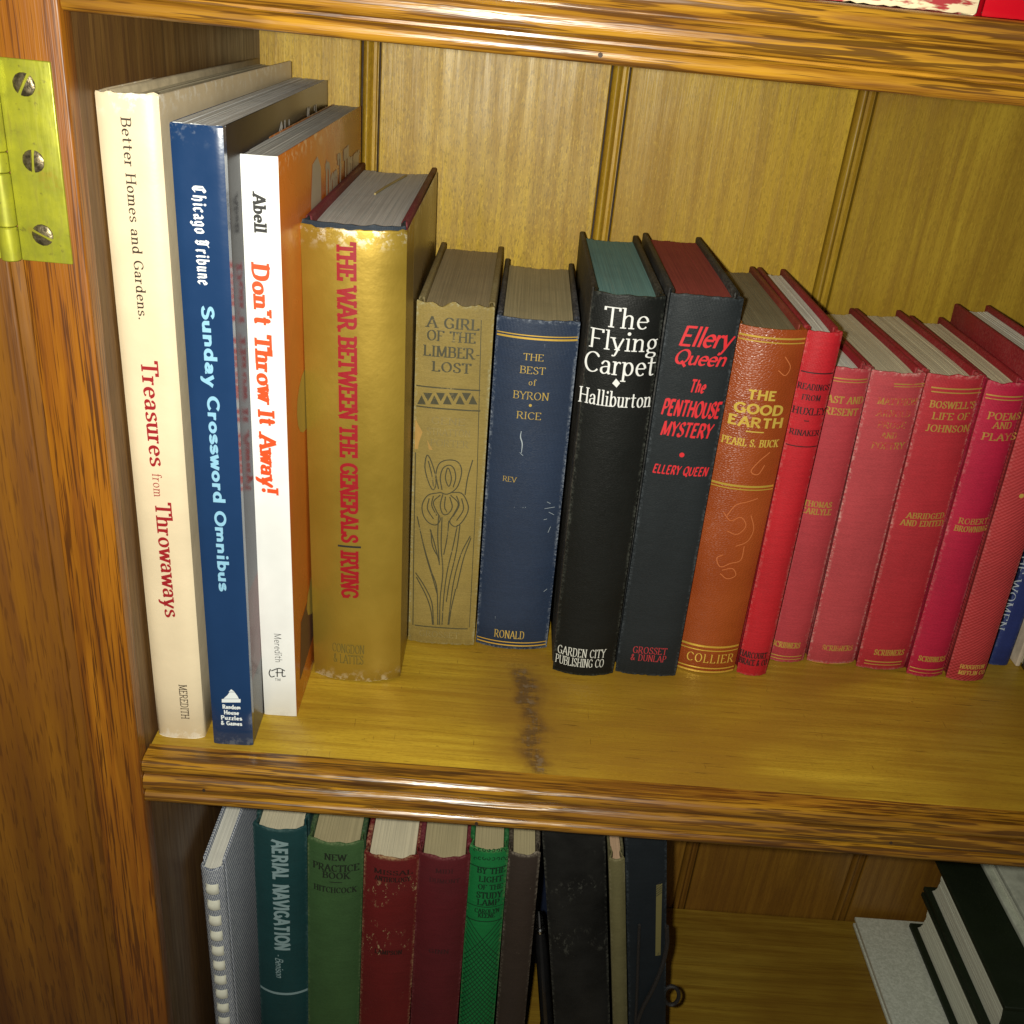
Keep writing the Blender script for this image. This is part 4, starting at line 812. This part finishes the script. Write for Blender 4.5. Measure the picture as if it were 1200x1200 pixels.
for k in range(44):
    vv = v1-.0046*k
    for sg in (1, -1):
        a = (u0, vv) if sg == 1 else (B.w-u0, vv); du = (B.w-2*u0)*sg
        n_ = 10; pts = [(a[0]+du*i/n_, a[1]-.034*i/n_) for i in range(n_+1)]
        pts = [p for p in pts if p[1] > .004]
        if len(pts) > 2: s.line(pts, .00045, False)
s.build('spine_ornament', ink((.004, .03, .012)), B.o)
# brown
B = low('hardback_book', 'slim brown-black hardback with a scuffed pale spine cap', .1702, .06, .0326, .0186, .2559, .14, .003)
B.case(cloth('brown_board', (.035, .025, .018), (.2, .17, .12), .5, .003, .25), cloth('brown_cloth', (.038, .026, .020), (.26, .22, .17), .8, .0186, .2559, fleck=.5, fleckcol=(.25, .2, .14)), p_tan(), fray=.002, seed=56)
# big black album, thin tan, navy portfolio: all leaning left
B = low('photo_album', 'large scuffed black album leaning left, with a broad flat spine', .2205, .065, .150, .0365, .2760, .16, .0035, 3.); B.o['category'] = 'album'
B.case(cloth('album_board', (.022, .022, .02), (.2, .2, .17), .5, .003, .27), cloth('album_cloth', (.013, .013, .012), (.16, .16, .13), .6, .0365, .276, fleck=1., fleckcol=(.05, .05, .042), var=1.4, spec=.2), p_cream(), fray=.0004, seed=57)
B = low('hardback_book', 'very slim olive-tan book squeezed between the black album and navy portfolio', .2595, .06, .152, .0092, .2590, .14, .002)
B.case(cloth('olive_board', (.10, .09, .045), (.2, .18, .1), .5, .002, .26), cloth('olive_cloth', (.14, .125, .055), (.25, .22, .12), .8, .0092, .259), pages('pages_pinkish', (.5, .34, .22)), tc=.0016, fray=.0008, seed=58)
B = low('portfolio', 'dark navy portfolio with a black cord and gilt strip', .2702, .06, .1540, .0235, .2785, .15, .001, 6.); B.o['category'] = 'portfolio'
B.case(cloth('portfolio_board', (.010, .013, .017), (.08, .1, .12), .5, .003, .27), cloth('portfolio_cloth', (.009, .013, .017), (.10, .12, .14), .5, .0235, .2785, spec=.25), p_tan(), seed=59)
s = B.surf(); s.poly([B.uv(p) for p in ((769, 1037), (776, 1035), (774, 1119), (768, 1120))]); s.build('gilt_strip', ink((.22, .19, .07), (.03, .03, .03), .3, .3, .4), B.o)
s = B.surf()
for k in range(6): B.pline(s, [(769, 1037+2.6*k), (776, 1032+2.6*k)], .9, False)
s.build('strip_stitching', ink((.02, .02, .02)), B.o)
def onspine(px, l): u, v = B.uv(px); return B.spine_pt(u, v, l)
cordm = plain('black_cord', (.018, .016, .016), .5, var=.6, bump=.8, scale=1500)
pts = catmull([(781, 1083), (780, 1105), (775, 1130), (765, 1155), (752, 1180), (746, 1200), (744, 1225)], 6); tube('cord', [onspine(p, .0016) for p in pts], .0014, cordm, B.o, 8)
pts = catmull([(749, 1082), (748, 1110), (747, 1140), (746, 1170), (744, 1210)], 6); tube('cord', [onspine(p, .0012) for p in pts], .0010, cordm, B.o, 8)
ring = [(B.w+.0048*math.cos(a_)+.0038, .002, B.uv((784, 1170))[1]+.0088*math.sin(a_)) for a_ in [2*math.pi*i/24 for i in range(24)]]; tube('cord_loop', ring, .0013, cordm, B.o, 8, closed=True)

# slim black glossy tube with chrome rings standing in the gap, and a dark blue box behind it
blk = plain('black_lacquer', (.012, .012, .013), .15, var=.1, bump=.02); chrome = plain('chrome', (.62, .64, .66), .12, 1., var=.05, bump=.02)
T = empty('telescopic_tube', (.2145, .082, Z2+.0014), (0, -.150, 0)); tag(T, 'slim glossy black tube with chrome rings in the gap beside the black album', 'tube')
tube('tube_body', [(0, 0, .0), (0, 0, .002), (0, 0, .150), (0, 0, .166)], [.0040, .0045, .0040, .0030], blk, T, 20)
tube('chrome_ring', [(0, 0, .1662), (0, 0, .1670), (0, 0, .1700), (0, 0, .1708)], [.0030, .0036, .0036, .0028], chrome, T, 20)
tube('chrome_ring', [(0, 0, .0720), (0, 0, .0728), (0, 0, .0760), (0, 0, .0768)], [.0043, .0047, .0047, .0043], chrome, T, 20)
tube('tube_tip', [(0, 0, .1710), (0, 0, .173), (0, 0, .182), (0, 0, .185)], [.0024, .0028, .0024, .0010], chrome, T, 16)
B = low('hardback_book', 'short navy book set far back behind the gap between brown book and album', .1945, .190, 0, .0240, .1700, .06, .001, 4)
B.case(cloth('deep_navy_board', (.012, .02, .05), (.1, .1, .15), .3, .003, .17), cloth('deep_navy_cloth', (.012, .02, .05), (.1, .1, .15), .3, .024, .17), p_tan(), seed=61)

# flat pile at the right
speck = NT('speckled_card'); c = speck.co(); sn = speck.noise(c, 420, 4, .75)
m_sp = speck.fin(speck.mix(speck.rng(sn, .36, .66), (.62, .66, .56), (.82, .86, .76)), .7, speck.bump(sn, .8, .0007))
O = empty('card_folder', (.484, .10, Z2+.0004)); tag(O, 'flat speckled off-white card folder at the bottom of the lying pile', 'folder')
box('lower_board', (0, 0, 0), (.20, .152, .0030), m_sp, O, bev=.0005); box('paper_sheaf', (.0012, .002, .0032), (.198, .150, .0072), p_white(), O, bev=.0003); box('upper_board', (-.0004, 0, .0074), (.20, .152, .0104), m_sp, O, bev=.0005)
def flatbook(label, x, y, z, wx, dy, th, cov, pg, rot=0.):
    O = empty('hardback_book', (x, y, z), (0, 0, rot)); tag(O, label, 'book')
    tc = .0042
    box('lower_cover', (0, .002, 0), (wx, dy, tc), cov, O, bev=.0008); box('upper_cover', (0, .002, th-tc), (wx, dy, th), cov, O, bev=.0008)
    v, f = [], []; N = 26; r = random.Random(int(x*1e4)); P = []
    off = 0
    for i in range(N):
        off = .6*off+r.uniform(-.0003, .0003); P += [(off, tc+.0002+(th-2*tc-.0004)*i/N), (off, tc+.0002+(th-2*tc-.0004)*(i+1)/N)]
    rows = 6
    for j in range(rows+1):
        for o_, z_ in P:
            s_ = 2*(z_-tc)/(th-2*tc)-1; ya = dy-.005-.006*(1-s_*s_); q = j/rows; v.append((.0050+o_, .0075-.005*(1-s_*s_)+(ya-.0075+.005*(1-s_*s_))*q, z_))
    for o_, z_ in P: s_ = 2*(z_-tc)/(th-2*tc)-1; v.append((wx-.005, dy-.005-.006*(1-s_*s_), z_))
    for o_, z_ in P: s_ = 2*(z_-tc)/(th-2*tc)-1; v.append((wx-.005, .0075-.005*(1-s_*s_), z_))
    k = len(P); R = rows+3
    for j in range(R):
        for i in range(k-1): a = j*k+i; b = ((j+1) % R)*k+i; f.append((a, a+1, b+1, b))
    f.append(tuple(j*k for j in range(R))); f.append(tuple(j*k+k-1 for j in range(R)))
    link('page_block', v, f, pg, O, 25)
    vs, fs = [], []; n = 14
    for xx in (0, wx):
        for tt_ in (0, .0015):
            for i in range(n+1):
                s_ = 2*i/n-1; vs.append((xx, .0045-(.006-tt_)*(1-abs(s_)**2.4)+tt_*.6, .0002+(th-.0004)*i/n))
    m = n+1
    for i in range(n): fs += [(i, i+1, 2*m+i+1, 2*m+i), (m+i, 3*m+i, 3*m+i+1, m+i+1), (i, m+i, m+i+1, i+1), (2*m+i, 2*m+i+1, 3*m+i+1, 3*m+i)]
    fs += [(0, 2*m, 3*m, m), (n, m+n, 3*m+n, 2*m+n)]
    link('spine', vs, fs, cov, O, 50)
    return O
zf = Z2+.0112
gc = cloth('forest_cloth', (.012, .020, .008), (.1, .12, .08), .1, .2, .3); pz = NT('pages_flat'); c = pz.co(); l = pz.noise(pz.mapc((9, 9, 2300)), 1, 3)
m_pf = pz.fin(pz.mix(pz.rng(l, .35, .65), (.68, .70, .58), (.84, .86, .74)), .8, pz.bump(l, .5, .0004))
flatbook('dark green book lying flat directly on the speckled folder', .5290, .108, zf, .20, .138, .0420, gc, m_pf)
flatbook('dark green book lying flat, second of the pile, under the pale book', .5290, .106, zf+.0423, .20, .142, .0385, gc, m_pf, -.01)
flatbook('pale grey-green book lying on top of the pile of dark green books', .5660, .100, zf+.0811, .17, .150, .0200, plain('pale_cover', (.66, .70, .58), .5), m_pf, .0)
